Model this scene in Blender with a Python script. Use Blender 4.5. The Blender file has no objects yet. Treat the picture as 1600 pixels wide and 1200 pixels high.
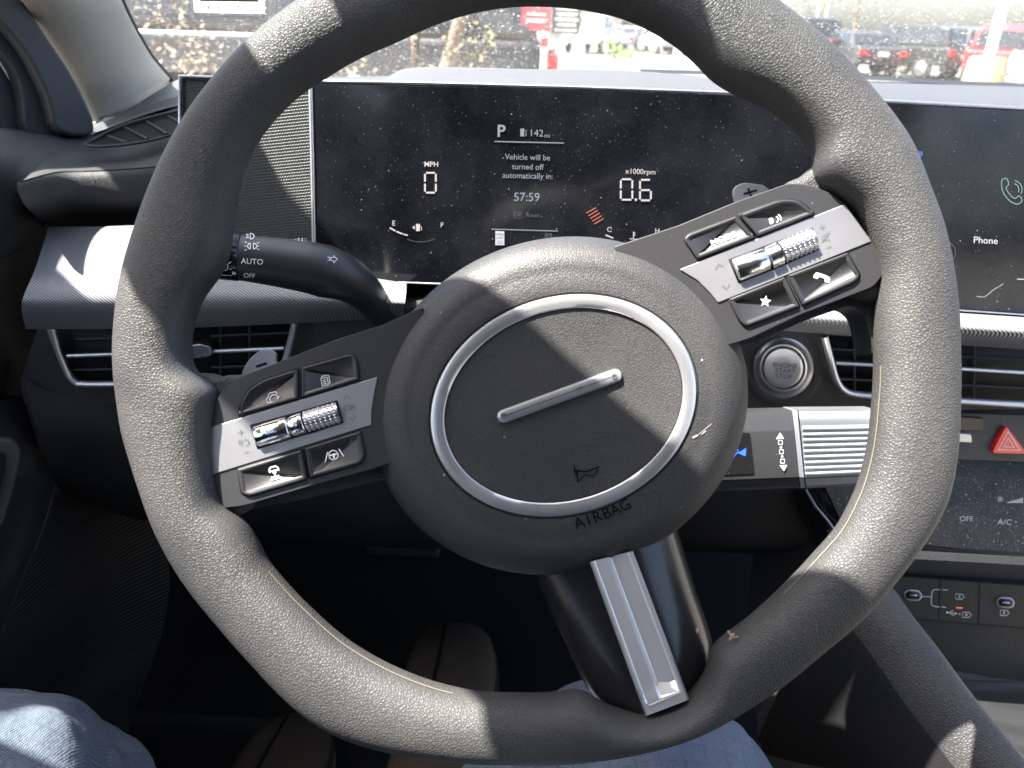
import bpy, bmesh, math, random
from mathutils import Vector, Matrix
random.seed(7)
S = bpy.context.scene
COL = S.collection
R_ = math.radians
pi = math.pi
# ---------------------------------------------------------------- camera
CAM = Vector((0, 0, 1.12)); FPX = 1200.0
YAW, PITCH, ROLL = R_(1.5), R_(-24.9), R_(2.3)
fw = Vector((-math.sin(YAW)*math.cos(PITCH), math.cos(YAW)*math.cos(PITCH), math.sin(PITCH)))
rt0 = fw.cross(Vector((0, 0, 1))).normalized(); up0 = rt0.cross(fw)
CR = rt0*math.cos(ROLL) + up0*math.sin(ROLL)
CU = up0*math.cos(ROLL) - rt0*math.sin(ROLL)
cd = bpy.data.cameras.new('camera'); cam = bpy.data.objects.new('camera', cd); COL.objects.link(cam)
cam.matrix_world = Matrix(((CR.x, CU.x, -fw.x, CAM.x), (CR.y, CU.y, -fw.y, CAM.y), (CR.z, CU.z, -fw.z, CAM.z), (0, 0, 0, 1)))
cd.sensor_width = 36; cd.lens = 27; cd.clip_start = 0.02; cd.clip_end = 2000
cd.dof.use_dof = True; cd.dof.focus_distance = 0.42; cd.dof.aperture_fstop = 13.0
S.camera = cam
# ---------------------------------------------------------------- light
SUN = Vector((-0.45, -0.06, 0.89)).normalized()        # direction towards the sun
w = bpy.data.worlds.new('World'); S.world = w; w.use_nodes = True
nt = w.node_tree; nt.nodes.clear()
sky = nt.nodes.new('ShaderNodeTexSky'); sky.sky_type = 'NISHITA'; sky.sun_disc = False
sky.sun_elevation = math.asin(SUN.z); sky.sun_rotation = math.atan2(SUN.x, SUN.y)
sky.air_density = 1.0; sky.dust_density = 4.0; sky.ozone_density = 1.0
bg = nt.nodes.new('ShaderNodeBackground'); bg.inputs[1].default_value = 0.09
wo = nt.nodes.new('ShaderNodeOutputWorld')
nt.links.new(sky.outputs[0], bg.inputs[0]); nt.links.new(bg.outputs[0], wo.inputs[0])
sl = bpy.data.lights.new('sun', 'SUN'); sl.energy = 5.0; sl.angle = R_(0.55); sl.color = (1, .95, .87)
so = bpy.data.objects.new('sun', sl); COL.objects.link(so)
so.rotation_euler = SUN.to_track_quat('Z', 'Y').to_euler(); so.location = (0, 0, 5)
S.view_settings.view_transform = 'Standard'; S.view_settings.look = 'None'
S.view_settings.exposure = 2.8; S.view_settings.gamma = 1; S.view_settings.use_curve_mapping = False
# ---------------------------------------------------------------- projection helpers (photo pixel -> place on a real surface)
def ray(px, py): return fw + CR*((px-800)/FPX) + CU*((600-py)/FPX)
def PD(px, py, d): return CAM + ray(px, py)*d
def PY(px, py, y): r = ray(px, py); return CAM + r*((y-CAM.y)/r.y)
def PZ(px, py, z): r = ray(px, py); return CAM + r*((z-CAM.z)/r.z)
def PXX(px, py, x): r = ray(px, py); return CAM + r*((x-CAM.x)/r.x)
class Frame:
    def __init__(s, o, n): s.o = o; s.n = n.normalized()
    def pt(s, px, py, h=0.0):
        r = ray(px, py); o = s.o + s.n*h
        return CAM + r*((o-CAM).dot(s.n)/r.dot(s.n))
    def nor(s, px, py): return s.n
def tilt(deg, yaw=0): 
    t = R_(deg); y = R_(yaw)
    return Vector((-math.sin(y)*math.cos(t), -math.cos(y)*math.cos(t), math.sin(t)))
# ---------------------------------------------------------------- materials
MATS = {}
def principled(name, col, rough=.5, metal=0., spec=.5, coat=0., emis=None, estr=0., sheen=0.):
    m = bpy.data.materials.new(name); m.use_nodes = True; b = m.node_tree.nodes['Principled BSDF']
    b.inputs['Base Color'].default_value = (*col, 1); b.inputs['Roughness'].default_value = rough
    b.inputs['Metallic'].default_value = metal; b.inputs['Specular IOR Level'].default_value = spec
    b.inputs['Coat Weight'].default_value = coat; b.inputs['Coat Roughness'].default_value = .05
    b.inputs['Sheen Weight'].default_value = sheen
    if emis: b.inputs['Emission Color'].default_value = (*emis, 1); b.inputs['Emission Strength'].default_value = estr
    MATS[name] = m; return m
def N(m, t, **kw):
    n = m.node_tree.nodes.new(t)
    for k, v in kw.items():
        if k in n.inputs.keys() if hasattr(n.inputs, 'keys') else False: n.inputs[k].default_value = v
        else: setattr(n, k, v)
    return n
def L(m, a, b): m.node_tree.links.new(a, b)
def BS(m): return m.node_tree.nodes['Principled BSDF']
def ramp(m, fac, stops):
    r = N(m, 'ShaderNodeValToRGB'); L(m, fac, r.inputs[0]); e = r.color_ramp.elements
    while len(e) < len(stops): e.new(.5)
    for i, (p, c) in enumerate(stops):
        e[i].position = p; e[i].color = (c, c, c, 1) if not isinstance(c, tuple) else (*c, 1)
    return r
def mth(m, op, a, b=None, clamp=False):
    n = N(m, 'ShaderNodeMath'); n.operation = op; n.use_clamp = clamp
    for i, v in enumerate((a, b)):
        if v is None: continue
        if isinstance(v, (int, float)): n.inputs[i].default_value = v
        else: L(m, v, n.inputs[i])
    return n.outputs[0]
def objc(m): return N(m, 'ShaderNodeTexCoord').outputs['Object']
def noise(m, scale, detail=3, vec=None, rough=.5):
    n = N(m, 'ShaderNodeTexNoise'); n.inputs['Scale'].default_value = scale; n.inputs['Detail'].default_value = detail
    n.inputs['Roughness'].default_value = rough
    L(m, vec if vec is not None else objc(m), n.inputs['Vector']); return n.outputs['Fac']
def voro(m, scale, feat='F1', vec=None, out='Distance', rnd=1.0):
    n = N(m, 'ShaderNodeTexVoronoi'); n.feature = feat; n.inputs['Scale'].default_value = scale
    n.inputs['Randomness'].default_value = rnd
    L(m, vec if vec is not None else objc(m), n.inputs['Vector']); return n.outputs[out]
def bump(m, h, dist, strength=1.0, prev=None):
    b = N(m, 'ShaderNodeBump'); b.inputs['Distance'].default_value = dist; b.inputs['Strength'].default_value = strength
    L(m, h, b.inputs['Height'])
    if prev is not None: L(m, prev, b.inputs['Normal'])
    return b.outputs[0]
def mixc(m, fac, a, b):
    n = N(m, 'ShaderNodeMix'); n.data_type = 'RGBA'
    L(m, fac, n.inputs[0])
    for s_, v in ((6, a), (7, b)):
        if isinstance(v, tuple): n.inputs[s_].default_value = (*v, 1)
        else: L(m, v, n.inputs[s_])
    return n.outputs[2]
def leather(name, c1, c2, scale, dist, rough=.5, spec=.5, dust=.0, wear=None):
    m = principled(name, c1, rough, spec=spec)
    co = objc(m)
    nz = N(m, 'ShaderNodeTexNoise'); nz.inputs['Scale'].default_value = scale*.7; L(m, co, nz.inputs['Vector'])
    va = N(m, 'ShaderNodeVectorMath'); va.operation = 'SCALE'; L(m, nz.outputs['Color'], va.inputs[0]); va.inputs['Scale'].default_value = .6/scale
    vb = N(m, 'ShaderNodeVectorMath'); vb.operation = 'ADD'; L(m, co, vb.inputs[0]); L(m, va.outputs[0], vb.inputs[1])
    e = voro(m, scale, 'DISTANCE_TO_EDGE', vb.outputs[0])
    h = ramp(m, e, [(0, 0.), (.16, .6), (.42, 1.)]).outputs[0]
    fine = noise(m, scale*3.2, 2, co)
    hh = mth(m, 'ADD', h, mth(m, 'MULTIPLY', fine, .35))
    L(m, bump(m, hh, dist), BS(m).inputs['Normal'])
    big = noise(m, 22, 4, co)
    c = mixc(m, ramp(m, big, [(.35, 0.), (.68, 1.)]).outputs[0], c1, c2)
    c = mixc(m, mth(m, 'MULTIPLY', mth(m, 'SUBTRACT', 1.0, h), .6), c, (c1[0]*.45, c1[1]*.45, c1[2]*.45))
    if dust:
        d = voro(m, 140, 'F1', co); sp = ramp(m, d, [(.04, 1.), (.09, 0.)]).outputs[0]
        sel = ramp(m, noise(m, 60, 1, co), [(.55, 0.), (.62, dust)]).outputs[0]
        c = mixc(m, mth(m, 'MULTIPLY', sp, sel), c, (.4, .38, .34))
    L(m, c, BS(m).inputs['Base Color'])
    L(m, mth(m, 'ADD', mth(m, 'MULTIPLY', big, .2), rough-.1), BS(m).inputs['Roughness'])
    return m
def dusty(name, c, rough, amt, scale=170, spec=.5, dustcol=(.6, .6, .58), film=.0, size=.10, coat=0.):
    m = principled(name, c, rough, spec=spec, coat=coat); co = objc(m)
    tot = None
    for sc, sz, thr, a in ((scale, size, .50, 1.), (scale*1.9, size*1.15, .35, .8), (scale*4, size*1.5, .30, .45)):
        d = voro(m, sc, 'F1', co); sp = ramp(m, d, [(sz*.6, 1.), (sz*1.3, 0.)]).outputs[0]
        cr = voro(m, sc, 'F1', co, 'Color'); s = N(m, 'ShaderNodeSeparateColor'); L(m, cr, s.inputs[0])
        pick = ramp(m, s.outputs[0], [(thr, 0.), (1., a)]).outputs[0]
        v = mth(m, 'MULTIPLY', sp, pick)
        tot = v if tot is None else mth(m, 'MAXIMUM', tot, v)
    f = mth(m, 'MULTIPLY', tot, amt)
    if film: f = mth(m, 'ADD', f, mth(m, 'MULTIPLY', ramp(m, noise(m, 14, 5, co, .65), [(.35, 0.), (.75, 1.)]).outputs[0], film), True)
    L(m, mixc(m, f, c, dustcol), BS(m).inputs['Base Color'])
    L(m, mth(m, 'ADD', mth(m, 'MULTIPLY', f, .6), rough, True), BS(m).inputs['Roughness'])
    return m
def brushed(name, c, rough=.32, metal=.85, fine=900):
    m = principled(name, c, rough, metal)
    n = noise(m, fine, 2); L(m, bump(m, n, .00006), BS(m).inputs['Normal'])
    n2 = noise(m, 35, 3); L(m, mth(m, 'ADD', mth(m, 'MULTIPLY', n2, .2), rough-.1), BS(m).inputs['Roughness'])
    return m
M = {}
M['rim'] = leather('wheel_leather', (.046, .046, .048), (.068, .066, .062), 740, .00019, .52, .34, .25)
M['rimsmooth'] = leather('wheel_smooth_grip', (.042, .042, .044), (.055, .054, .052), 700, .0001, .5, .4)
M['hub'] = leather('hub_vinyl', (.036, .036, .038), (.048, .047, .046), 850, .00010, .5, .4, .5)
M['pad'] = leather('dash_pad', (.038, .038, .039), (.050, .049, .048), 800, .00016, .55, .4, .4)
M['pad2'] = leather('dash_plastic', (.026, .026, .028), (.034, .034, .035), 700, .00018, .5, .4, .3)
M['dark'] = leather('dark_plastic', (.012, .012, .013), (.017, .017, .018), 900, .0001, .6, .3)
M['console'] = leather('console_vinyl', (.04, .04, .042), (.055, .054, .052), 500, .00022, .5, .4)
M['black'] = principled('gap_black', (.006, .006, .007), .6, spec=.2)
M['satin'] = dusty('satin_black', (.026, .026, .028), .38, .35, 190, size=.06)
M['btn'] = dusty('button_black', (.020, .020, .022), .42, .35, 230, size=.06)
M['gloss'] = dusty('gloss_black', (.010, .010, .011), .10, .4, 200, size=.08)
M['silver'] = brushed('satin_silver', (.62, .62, .64), .36)
M['insert'] = brushed('spoke_silver', (.74, .74, .75), .30, .6)
M['paddle'] = brushed('paddle_silver', (.30, .30, .30), .42, .5)
M['silver2'] = dusty('silver_paint', (.30, .30, .315), .46, .4, 200, dustcol=(.42, .41, .40), film=.15, size=.05)
BS(M['silver2']).inputs['Metallic'].default_value = .88
M['chrome'] = brushed('chrome', (.78, .78, .79), .14, 1.0)
M['chromedark'] = brushed('dull_chrome', (.5, .5, .52), .28, .95)
M['ink'] = principled('white_print', (.75, .76, .76), .5)
M['inkdark'] = principled('grey_print', (.09, .09, .10), .5)
M['deboss'] = principled('engraved_shade', (.004, .004, .004), .9, spec=.05)  # near-black colour for the shade inside engraved letters
M['ledwhite'] = principled('screen_white', (.1, .1, .1), .4, emis=(.86, .86, .92), estr=.12)
M['leddim'] = principled('screen_grey', (.05, .05, .05), .4, emis=(.55, .62, .72), estr=.075)
M['ledfaint'] = principled('screen_faint', (.03, .03, .03), .4, emis=(.4, .42, .5), estr=.03)
M['ledpink'] = principled('screen_warm_white', (.1, .1, .1), .4, emis=(.95, .82, .82), estr=.11)
M['ledred'] = principled('screen_red', (.1, .02, .02), .4, emis=(.9, .28, .2), estr=.10)
M['ledblue'] = principled('shifter_blue', (.01, .02, .1), .4, emis=(.03, .12, 1.), estr=.5)
M['ledteal'] = principled('screen_teal', (.05, .05, .05), .4, emis=(.35, .65, .70), estr=.10)
M['ledmap'] = principled('screen_map_blue', (.02, .03, .1), .4, emis=(.10, .16, .55), estr=.09)
M['ledgreen'] = principled('screen_map_green', (.02, .1, .05), .4, emis=(.25, .5, .4), estr=.07)
M['ledorange'] = principled('usb_orange', (.3, .05, .02), .4, emis=(1., .2, .07), estr=.12)
M['screen'] = dusty('screen_glass', (.004, .0045, .007), .09, .8, 200, spec=.4, dustcol=(.5, .5, .52), film=.028, size=.07)
M['climate'] = dusty('dusty_gloss', (.014, .013, .013), .34, .9, 300, dustcol=(.55, .52, .48), film=.10, size=.16, spec=.25)
M['stack'] = dusty('stack_plastic', (.05, .05, .052), .5, .5, 240, dustcol=(.45, .43, .4), size=.08)
M['red'] = principled('hazard_red', (.85, .02, .02), .2, spec=.6, coat=.6)
M['white'] = principled('white_plastic', (.8, .8, .8), .4)
M['beige'] = leather('pillar_cloth', (.52, .485, .42), (.57, .53, .465), 1500, .00006, .85, .2)
M['rubber'] = principled('rubber', (.02, .021, .023), .6)
M['grille'] = principled('speaker_grille', (.02, .02, .021), .5)
def setup_weave():
    m = MATS['speaker_grille']; co = objc(m)
    sx = N(m, 'ShaderNodeSeparateXYZ'); L(m, co, sx.inputs[0])
    k = 2*pi/.0021
    a = mth(m, 'SINE', mth(m, 'MULTIPLY', mth(m, 'ADD', sx.outputs[0], mth(m, 'MULTIPLY', sx.outputs[2], .45)), k))
    b = mth(m, 'SINE', mth(m, 'MULTIPLY', mth(m, 'SUBTRACT', sx.outputs[2], mth(m, 'MULTIPLY', sx.outputs[0], .15)), k))
    h = mth(m, 'MAXIMUM', mth(m, 'MULTIPLY', a, 1.0), b)
    hh = ramp(m, mth(m, 'ADD', mth(m, 'MULTIPLY', h, .5), .5), [(.6, 0.), (.95, 1.)]).outputs[0]
    L(m, bump(m, hh, .0006), BS(m).inputs['Normal'])
    L(m, mixc(m, hh, (.009, .009, .01), (.06, .058, .056)), BS(m).inputs['Base Color'])
setup_weave()
def ribs(name, ang, period, c1, c2, metal=.3, rough=.4, dist=.0006, axes=(0, 2), both=False):
    m = principled(name, c1, rough, metal); co = objc(m)
    sx = N(m, 'ShaderNodeSeparateXYZ'); L(m, co, sx.inputs[0])
    k = 2*pi/period
    u = mth(m, 'ADD', mth(m, 'MULTIPLY', sx.outputs[axes[0]], math.cos(ang)), mth(m, 'MULTIPLY', sx.outputs[axes[1]], math.sin(ang)))
    if both: u = mth(m, 'ADD', u, mth(m, 'MULTIPLY', sx.outputs[1], math.sin(ang)))
    s = mth(m, 'ADD', mth(m, 'MULTIPLY', mth(m, 'SINE', mth(m, 'MULTIPLY', u, k)), .5), .5)
    L(m, bump(m, s, dist), BS(m).inputs['Normal'])
    L(m, mixc(m, ramp(m, s, [(.25, 0.), (.6, 1.)]).outputs[0], c2, c1), BS(m).inputs['Base Color'])
    return m
M['strip'] = ribs('ribbed_trim', R_(48), .0019, (.27, .27, .285), (.13, .13, .138), dist=.0003, both=True)
M['dashtop'] = ribs('ribbed_dash_top', R_(70), .006, (.055, .055, .06), (.03, .03, .033), 0, .5, .0008, (0, 1))
M['dashhood'] = principled('dash_hood', (.055, .055, .06), .55)
L(M['dashhood'], bump(M['dashhood'], noise(M['dashhood'], 900, 2), .0002), BS(M['dashhood']).inputs['Normal'])
M['mesh'] = ribs('door_mesh', R_(85), .005, (.016, .016, .018), (.011, .011, .012), 0, .6, .0008, (1, 2))
def cloth_mat():
    m = principled('trouser_cloth', (.15, .18, .235), .9, spec=.2, sheen=.0); co = objc(m)
    sx = N(m, 'ShaderNodeSeparateXYZ'); L(m, co, sx.inputs[0])
    def wave(u, per, lo, hi): 
        return ramp(m, mth(m, 'ADD', mth(m, 'MULTIPLY', mth(m, 'SINE', mth(m, 'MULTIPLY', u, 2*pi/per)), .5), .5), [(lo, 0.), (hi, 1.)]).outputs[0]
    x, y = sx.outputs[0], sx.outputs[1]
    th = mth(m, 'MAXIMUM', wave(x, .0012, .3, .8), wave(y, .0013, .3, .8))
    chk = mth(m, 'MAXIMUM', wave(x, .013, .93, 1.), wave(y, .013, .93, 1.))
    c = mixc(m, th, (.075, .095, .135), (.17, .20, .26))
    c = mixc(m, mth(m, 'MULTIPLY', chk, .4), c, (.08, .10, .14))
    c = mixc(m, mth(m, 'MULTIPLY', ramp(m, noise(m, 420, 4, co, .7), [(.42, 0.), (.62, 1.)]).outputs[0], .45), c, (.20, .225, .27))
    L(m, c, BS(m).inputs['Base Color'])
    L(m, bump(m, mth(m, 'ADD', mth(m, 'MULTIPLY', noise(m, 260, 3, co), 1.6), th), .0005), BS(m).inputs['Normal'])
    return m
M['cloth'] = cloth_mat()
M['suede'] = leather('shoe_suede', (.055, .046, .038), (.075, .063, .052), 900, .0001, .9, .2)
M['sole'] = principled('shoe_sole', (.05, .045, .04), .8)
M['carpet'] = principled('carpet', (.012, .012, .013), .95, spec=.1)
M['seat'] = principled('seat_cloth', (.02, .02, .022), .85, spec=.2)
M['roofshade'] = principled('shade_sheet', (.22, .21, .20), .9, spec=.1)  # cloth of the added shadow sheets over the cabin
M['paper'] = principled('label_paper', (.8, .78, .70), .8)
_m = M['paper']; _t = _m.node_tree.nodes.new('ShaderNodeBsdfTranslucent'); _t.inputs[0].default_value = (.8, .78, .70, 1); _x = _m.node_tree.nodes.new('ShaderNodeMixShader'); _x.inputs[0].default_value = .5
_o = [n for n in _m.node_tree.nodes if n.type == 'OUTPUT_MATERIAL'][0]; L(_m, BS(_m).outputs[0], _x.inputs[1]); L(_m, _t.outputs[0], _x.inputs[2]); L(_m, _x.outputs[0], _o.inputs[0])
M['mud'] = principled('dried_mud', (.30, .22, .14), .9)
# ---------------------------------------------------------------- object helpers
def root_loc(o):
    while o.parent: o = o.parent
    return o.location.copy()
def thing(name, label, cat, loc, group=None):
    o = bpy.data.objects.new(name, None); COL.objects.link(o); o.location = loc; o.empty_display_size = .05
    o['label'] = label; o['category'] = cat
    if group: o['group'] = group
    return o
def tag(o, label, cat, group=None):
    o['label'] = label; o['category'] = cat
    if group: o['group'] = group
    return o
def obj(name, verts, faces, mat, parent=None, smooth=True, label=None, bevel=0, seg=2, auto=None, origin=None):
    me = bpy.data.meshes.new(name)
    off = root_loc(parent) if parent else (Vector(origin) if origin is not None else sum((Vector(v) for v in verts), Vector())/max(1, len(verts)))
    me.from_pydata([tuple(Vector(v)-off) for v in verts], [], faces); me.update()
    bm = bmesh.new(); bm.from_mesh(me); bmesh.ops.recalc_face_normals(bm, faces=bm.faces); bm.to_mesh(me); bm.free()
    o = bpy.data.objects.new(name, me); COL.objects.link(o)
    mats = mat if isinstance(mat, list) else [mat]
    for mm in mats: me.materials.append(mm)
    if parent: o.parent = parent
    else: o.location = off
    if smooth:
        for p in me.polygons: p.use_smooth = True
    if bevel:
        b = o.modifiers.new('bevel', 'BEVEL'); b.width = bevel; b.segments = seg; b.limit_method = 'ANGLE'; b.angle_limit = R_(40)
        b.harden_normals = False
    if smooth and (auto or bevel):
        # sharp edges by angle so flats stay flat
        bm = bmesh.new(); bm.from_mesh(me)
        for e in bm.edges:
            if len(e.link_faces) == 2 and e.calc_face_angle(0) > R_(auto or 40): e.smooth = bool(bevel)
        bm.to_mesh(me); bm.free()
        if bevel:
            wn = o.modifiers.new('wn', 'WEIGHTED_NORMAL'); wn.keep_sharp = True
    if label: o['label'] = label
    return o
def catmull(pts, n=6, closed=False):
    P = [tuple(p) for p in pts]; out = []; k = len(P)
    rng = range(k if closed else k-1)
    for i in rng:
        p0 = P[(i-1) % k] if closed or i > 0 else P[0]; p1 = P[i]; p2 = P[(i+1) % k]
        p3 = P[(i+2) % k] if closed or i+2 < k else P[-1]
        for j in range(n):
            t = j/n
            out.append(tuple(.5*((2*b)+(c-a)*t+(2*a-5*b+4*c-d)*t*t+(3*b-a-3*c+d)*t**3) for a, b, c, d in zip(p0, p1, p2, p3)))
    if not closed: out.append(P[-1])
    return out
def rpoly(pts, r=6, n=4):
    """round the corners of a pixel polygon"""
    out = []; k = len(pts)
    for i in range(k):
        a, b, c = Vector(pts[i-1][:2]), Vector(pts[i][:2]), Vector(pts[(i+1) % k][:2])
        rr = pts[i][2] if len(pts[i]) > 2 else r
        u = (a-b); v = (c-b); rr = min(rr, u.length*.45, v.length*.45)
        if rr < .3: out.append(tuple(b)); continue
        p = b+u.normalized()*rr; q = b+v.normalized()*rr
        for j in range(n+1):
            t = j/n; out.append(tuple(p*(1-t)**2 + b*2*t*(1-t) + q*t*t))
    return out
def inset(pts, d):
    c = sum((Vector(p[:2]) for p in pts), Vector((0, 0)))/len(pts); k = len(pts); out = []
    area = sum(pts[i][0]*pts[(i+1) % k][1]-pts[(i+1) % k][0]*pts[i][1] for i in range(k))
    sg = 1 if area > 0 else -1
    for i in range(k):
        a, b, e = Vector(pts[i-1][:2]), Vector(pts[i][:2]), Vector(pts[(i+1) % k][:2])
        n1 = Vector((-(b-a).y, (b-a).x)); n2 = Vector((-(e-b).y, (e-b).x))
        nn = Vector((0, 0))
        if n1.length > 1e-6: nn += n1.normalized()
        if n2.length > 1e-6: nn += n2.normalized()
        if nn.length < 1e-6: nn = c-b
        nn.normalize(); out.append(tuple(b+nn*d*sg))
    return out
def slab(name, fr, poly, h, th, mat, parent=None, bevel=.0008, seg=2, label=None, crown=0., **k):
    """prism: outline given in photo pixels on surface fr, top at height h, real thickness th"""
    top = [fr.pt(p[0], p[1], h) for p in poly]; n = len(top); nn = fr.n
    bot = [p-nn*th for p in top]
    return obj(name, top+bot, [list(range(n)), list(range(2*n-1, n-1, -1))]+[[i, i+n, (i+1) % n+n, (i+1) % n] for i in range(n)],
               mat, parent, label=label, bevel=bevel, seg=seg, **k)
def grid(name, rows, mat, parent=None, close_u=False, close_v=False, thick=0, **k):
    V = [v for r in rows for v in r]; nu = len(rows[0]); nv = len(rows); F = []
    for j in range(nv if close_v else nv-1):
        for i in range(nu if close_u else nu-1):
            a = j*nu+i; b = j*nu+(i+1) % nu; c = ((j+1) % nv)*nu+(i+1) % nu; d = ((j+1) % nv)*nu+i
            F.append((a, b, c, d))
    o = obj(name, V, F, mat, parent, **k)
    if thick: s = o.modifiers.new('solid', 'SOLIDIFY'); s.thickness = thick; s.offset = 0
    return o
def tubevf(pts, rads, seg=16, cap=True, flat=1.0, upv=None):
    pts = [Vector(p) for p in pts]; n = len(pts); V = []; F = []
    if isinstance(rads, (int, float)): rads = [rads]*n
    up = Vector(upv) if upv is not None else Vector((0, 0, 1))
    for i, p in enumerate(pts):
        t = (pts[min(i+1, n-1)]-pts[max(i-1, 0)]).normalized()
        a = up.cross(t)
        if a.length < 1e-3: a = Vector((1, 0, 0)).cross(t)
        a.normalize(); b = t.cross(a)
        for j in range(seg):
            an = 2*pi*j/seg; V.append(p+a*(rads[i]*math.cos(an))+b*(rads[i]*flat*math.sin(an)))
    for i in range(n-1):
        for j in range(seg): F.append((i*seg+j, i*seg+(j+1) % seg, (i+1)*seg+(j+1) % seg, (i+1)*seg+j))
    if cap: F.append(list(range(seg))); F.append(list(range((n-1)*seg, n*seg)))
    return V, F
def tube(name, pts, rads, mat, parent=None, seg=16, flat=1.0, upv=None, **k):
    V, F = tubevf(pts, rads, seg, True, flat, upv); return obj(name, V, F, mat, parent, auto=50, **k)
def boxvf(c, sx, sy, sz, rz=0):
    V = []; ca, sa = math.cos(rz), math.sin(rz)
    for x in (-.5, .5):
        for y in (-.5, .5):
            for z in (-.5, .5):
                X, Y = x*sx, y*sy; V.append(Vector((c[0]+X*ca-Y*sa, c[1]+X*sa+Y*ca, c[2]+z*sz)))
    return V, [(0, 1, 3, 2), (4, 6, 7, 5), (0, 4, 5, 1), (2, 3, 7, 6), (0, 2, 6, 4), (1, 5, 7, 3)]
class MB:
    def __init__(s): s.V = []; s.F = []
    def add(s, V, F): o = len(s.V); s.V += list(V); s.F += [[i+o for i in f] for f in F]; return s
    def box(s, c, sx, sy, sz, rz=0): return s.add(*boxvf(c, sx, sy, sz, rz))
    def build(s, name, mat, parent=None, **k): return obj(name, s.V, s.F, mat, parent, **k)
class Ink:
    """printed symbols and lettering lying on a surface, drawn at photo pixels"""
    def __init__(s, fr, h=.0002): s.fr = fr; s.h = h; s.V = []; s.F = []; s.k = 0
    def nh(s): s.k += 1; return s.h + s.k*.000012
    def line(s, pts, wd=1.4, closed=False):
        h = s.nh(); pts = [Vector(p) for p in pts]; n = len(pts); o = len(s.V)
        for i in range(n):
            a = pts[i-1] if closed or i > 0 else pts[i]; b = pts[(i+1) % n] if closed or i < n-1 else pts[i]
            d = (b-a)
            if d.length < 1e-6: d = Vector((1, 0))
            d.normalize(); nn = Vector((-d.y, d.x))*wd/2
            s.V += [s.fr.pt(*(pts[i]+nn), h), s.fr.pt(*(pts[i]-nn), h)]
        for i in range(n if closed else n-1):
            a = o+2*i; b = o+2*((i+1) % n); s.F.append((a, a+1, b+1, b))
        return s
    def poly(s, pts):
        h = s.nh(); o = len(s.V); s.V += [s.fr.pt(p[0], p[1], h) for p in pts]; s.F.append(list(range(o, o+len(pts)))); return s
    def arc(s, cx, cy, r, a0, a1, wd=1.4, ry=None, n=14):
        return s.line([(cx+r*math.cos(R_(a0+(a1-a0)*i/n)), cy+(ry or r)*math.sin(R_(a0+(a1-a0)*i/n))) for i in range(n+1)], wd)
    def circle(s, cx, cy, r, wd=1.4): 
        return s.line([(cx+r*math.cos(2*pi*i/20), cy+r*math.sin(2*pi*i/20)) for i in range(20)], wd, True)
    def disc(s, cx, cy, r): return s.poly([(cx+r*math.cos(2*pi*i/14), cy+r*math.sin(2*pi*i/14)) for i in range(14)])
    def text(s, cx, cy, hpx, body, ang=0, sx=1.0, bold=0.0):
        cu = bpy.data.curves.new('t', 'FONT'); cu.body = body; cu.size = 1; cu.align_x = 'CENTER'; cu.align_y = 'CENTER'; cu.resolution_u = 3; cu.offset = bold
        to = bpy.data.objects.new('t', cu); COL.objects.link(to); bpy.context.view_layer.update()
        me = bpy.data.meshes.new_from_object(to); h = s.nh(); o = len(s.V); k = hpx/.72; ca, sa = math.cos(R_(ang)), math.sin(R_(ang))
        for v in me.vertices:
            x = v.co.x*k*sx; y = -v.co.y*k; s.V.append(s.fr.pt(cx+x*ca-y*sa, cy+x*sa+y*ca, h))
        s.F += [[i+o for i in p.vertices] for p in me.polygons]
        bpy.data.objects.remove(to); bpy.data.curves.remove(cu); bpy.data.meshes.remove(me); return s
    def build(s, name, mat, parent, label=None): return obj(name, s.V, s.F, mat, parent, smooth=False, label=label)
def xf(pts, cx, cy, ang, k=1.0):
    ca, sa = math.cos(R_(ang)), math.sin(R_(ang)); return [(cx+(x*ca-y*sa)*k, cy+(x*sa+y*ca)*k) for x, y in pts]
# ================================================================ STEERING WHEEL
W = Frame(PD(838, 548, .35), tilt(25))
wheel = thing('steering_wheel', 'grey leather steering wheel turned anticlockwise with silver ringed hub', 'steering wheel', W.o)
RC = Vector((838, 548))
OUT = [(481,0),(400,62),(344,122),(281,209),(237,300),(212,372),(203,400),(194,440),(187,494),(184,550),(187,612),(197,680),(208,712),(225,765),(250,832),(287,900),(345,972),(400,1035),(475,1112),(519,1141),(581,1163),(675,1179),(800,1187),(919,1184),(1012,1162),(1106,1131),(1200,1080),(1275,1019),(1344,962),(1400,897),(1447,832),(1475,781),(1487,719),(1492,625),(1492,550),(1490,487),(1482,425),(1472,375),(1460,332),(1445,297),(1420,225),(1392,185),(1362,150),(1330,112),(1287,67),(1250,37),(1205,2),(1120,-48),(1000,-88),(870,-104),(740,-95),(610,-62)]
INN = [(850,3),(806,3),(744,12),(681,31),(619,60),(550,90),(494,125),(475,135),(431,175),(400,214),(378,262),(369,306),(361,359),(357,397),(341,431),(312,466),(300,500),(294,528),(295,566),(305,586),(345,604),(337,640),(332,690),(336,740),(345,785),(382,815),(403,850),(412,873),(441,909),(487,956),(537,1000),(612,1044),(675,1069),(737,1084),(800,1087),(856,1087),(912,1078),(930,1096),(950,1108),(975,1117),(1009,1120),(1045,1112),(1075,1095),(1098,1072),(1110,1045),(1114,1010),(1162,975),(1225,919),(1275,866),(1312,825),(1344,759),(1359,700),(1366,640),(1370,578),(1370,530),(1372,480),(1376,430),(1362,380),(1335,325),(1300,300),(1268,278),(1276,247),(1272,231),(1247,200),(1216,175),(1175,154),(1144,142),(1112,122),(1081,87),(1050,62),(1003,34),(956,17),(894,6)]
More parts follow.
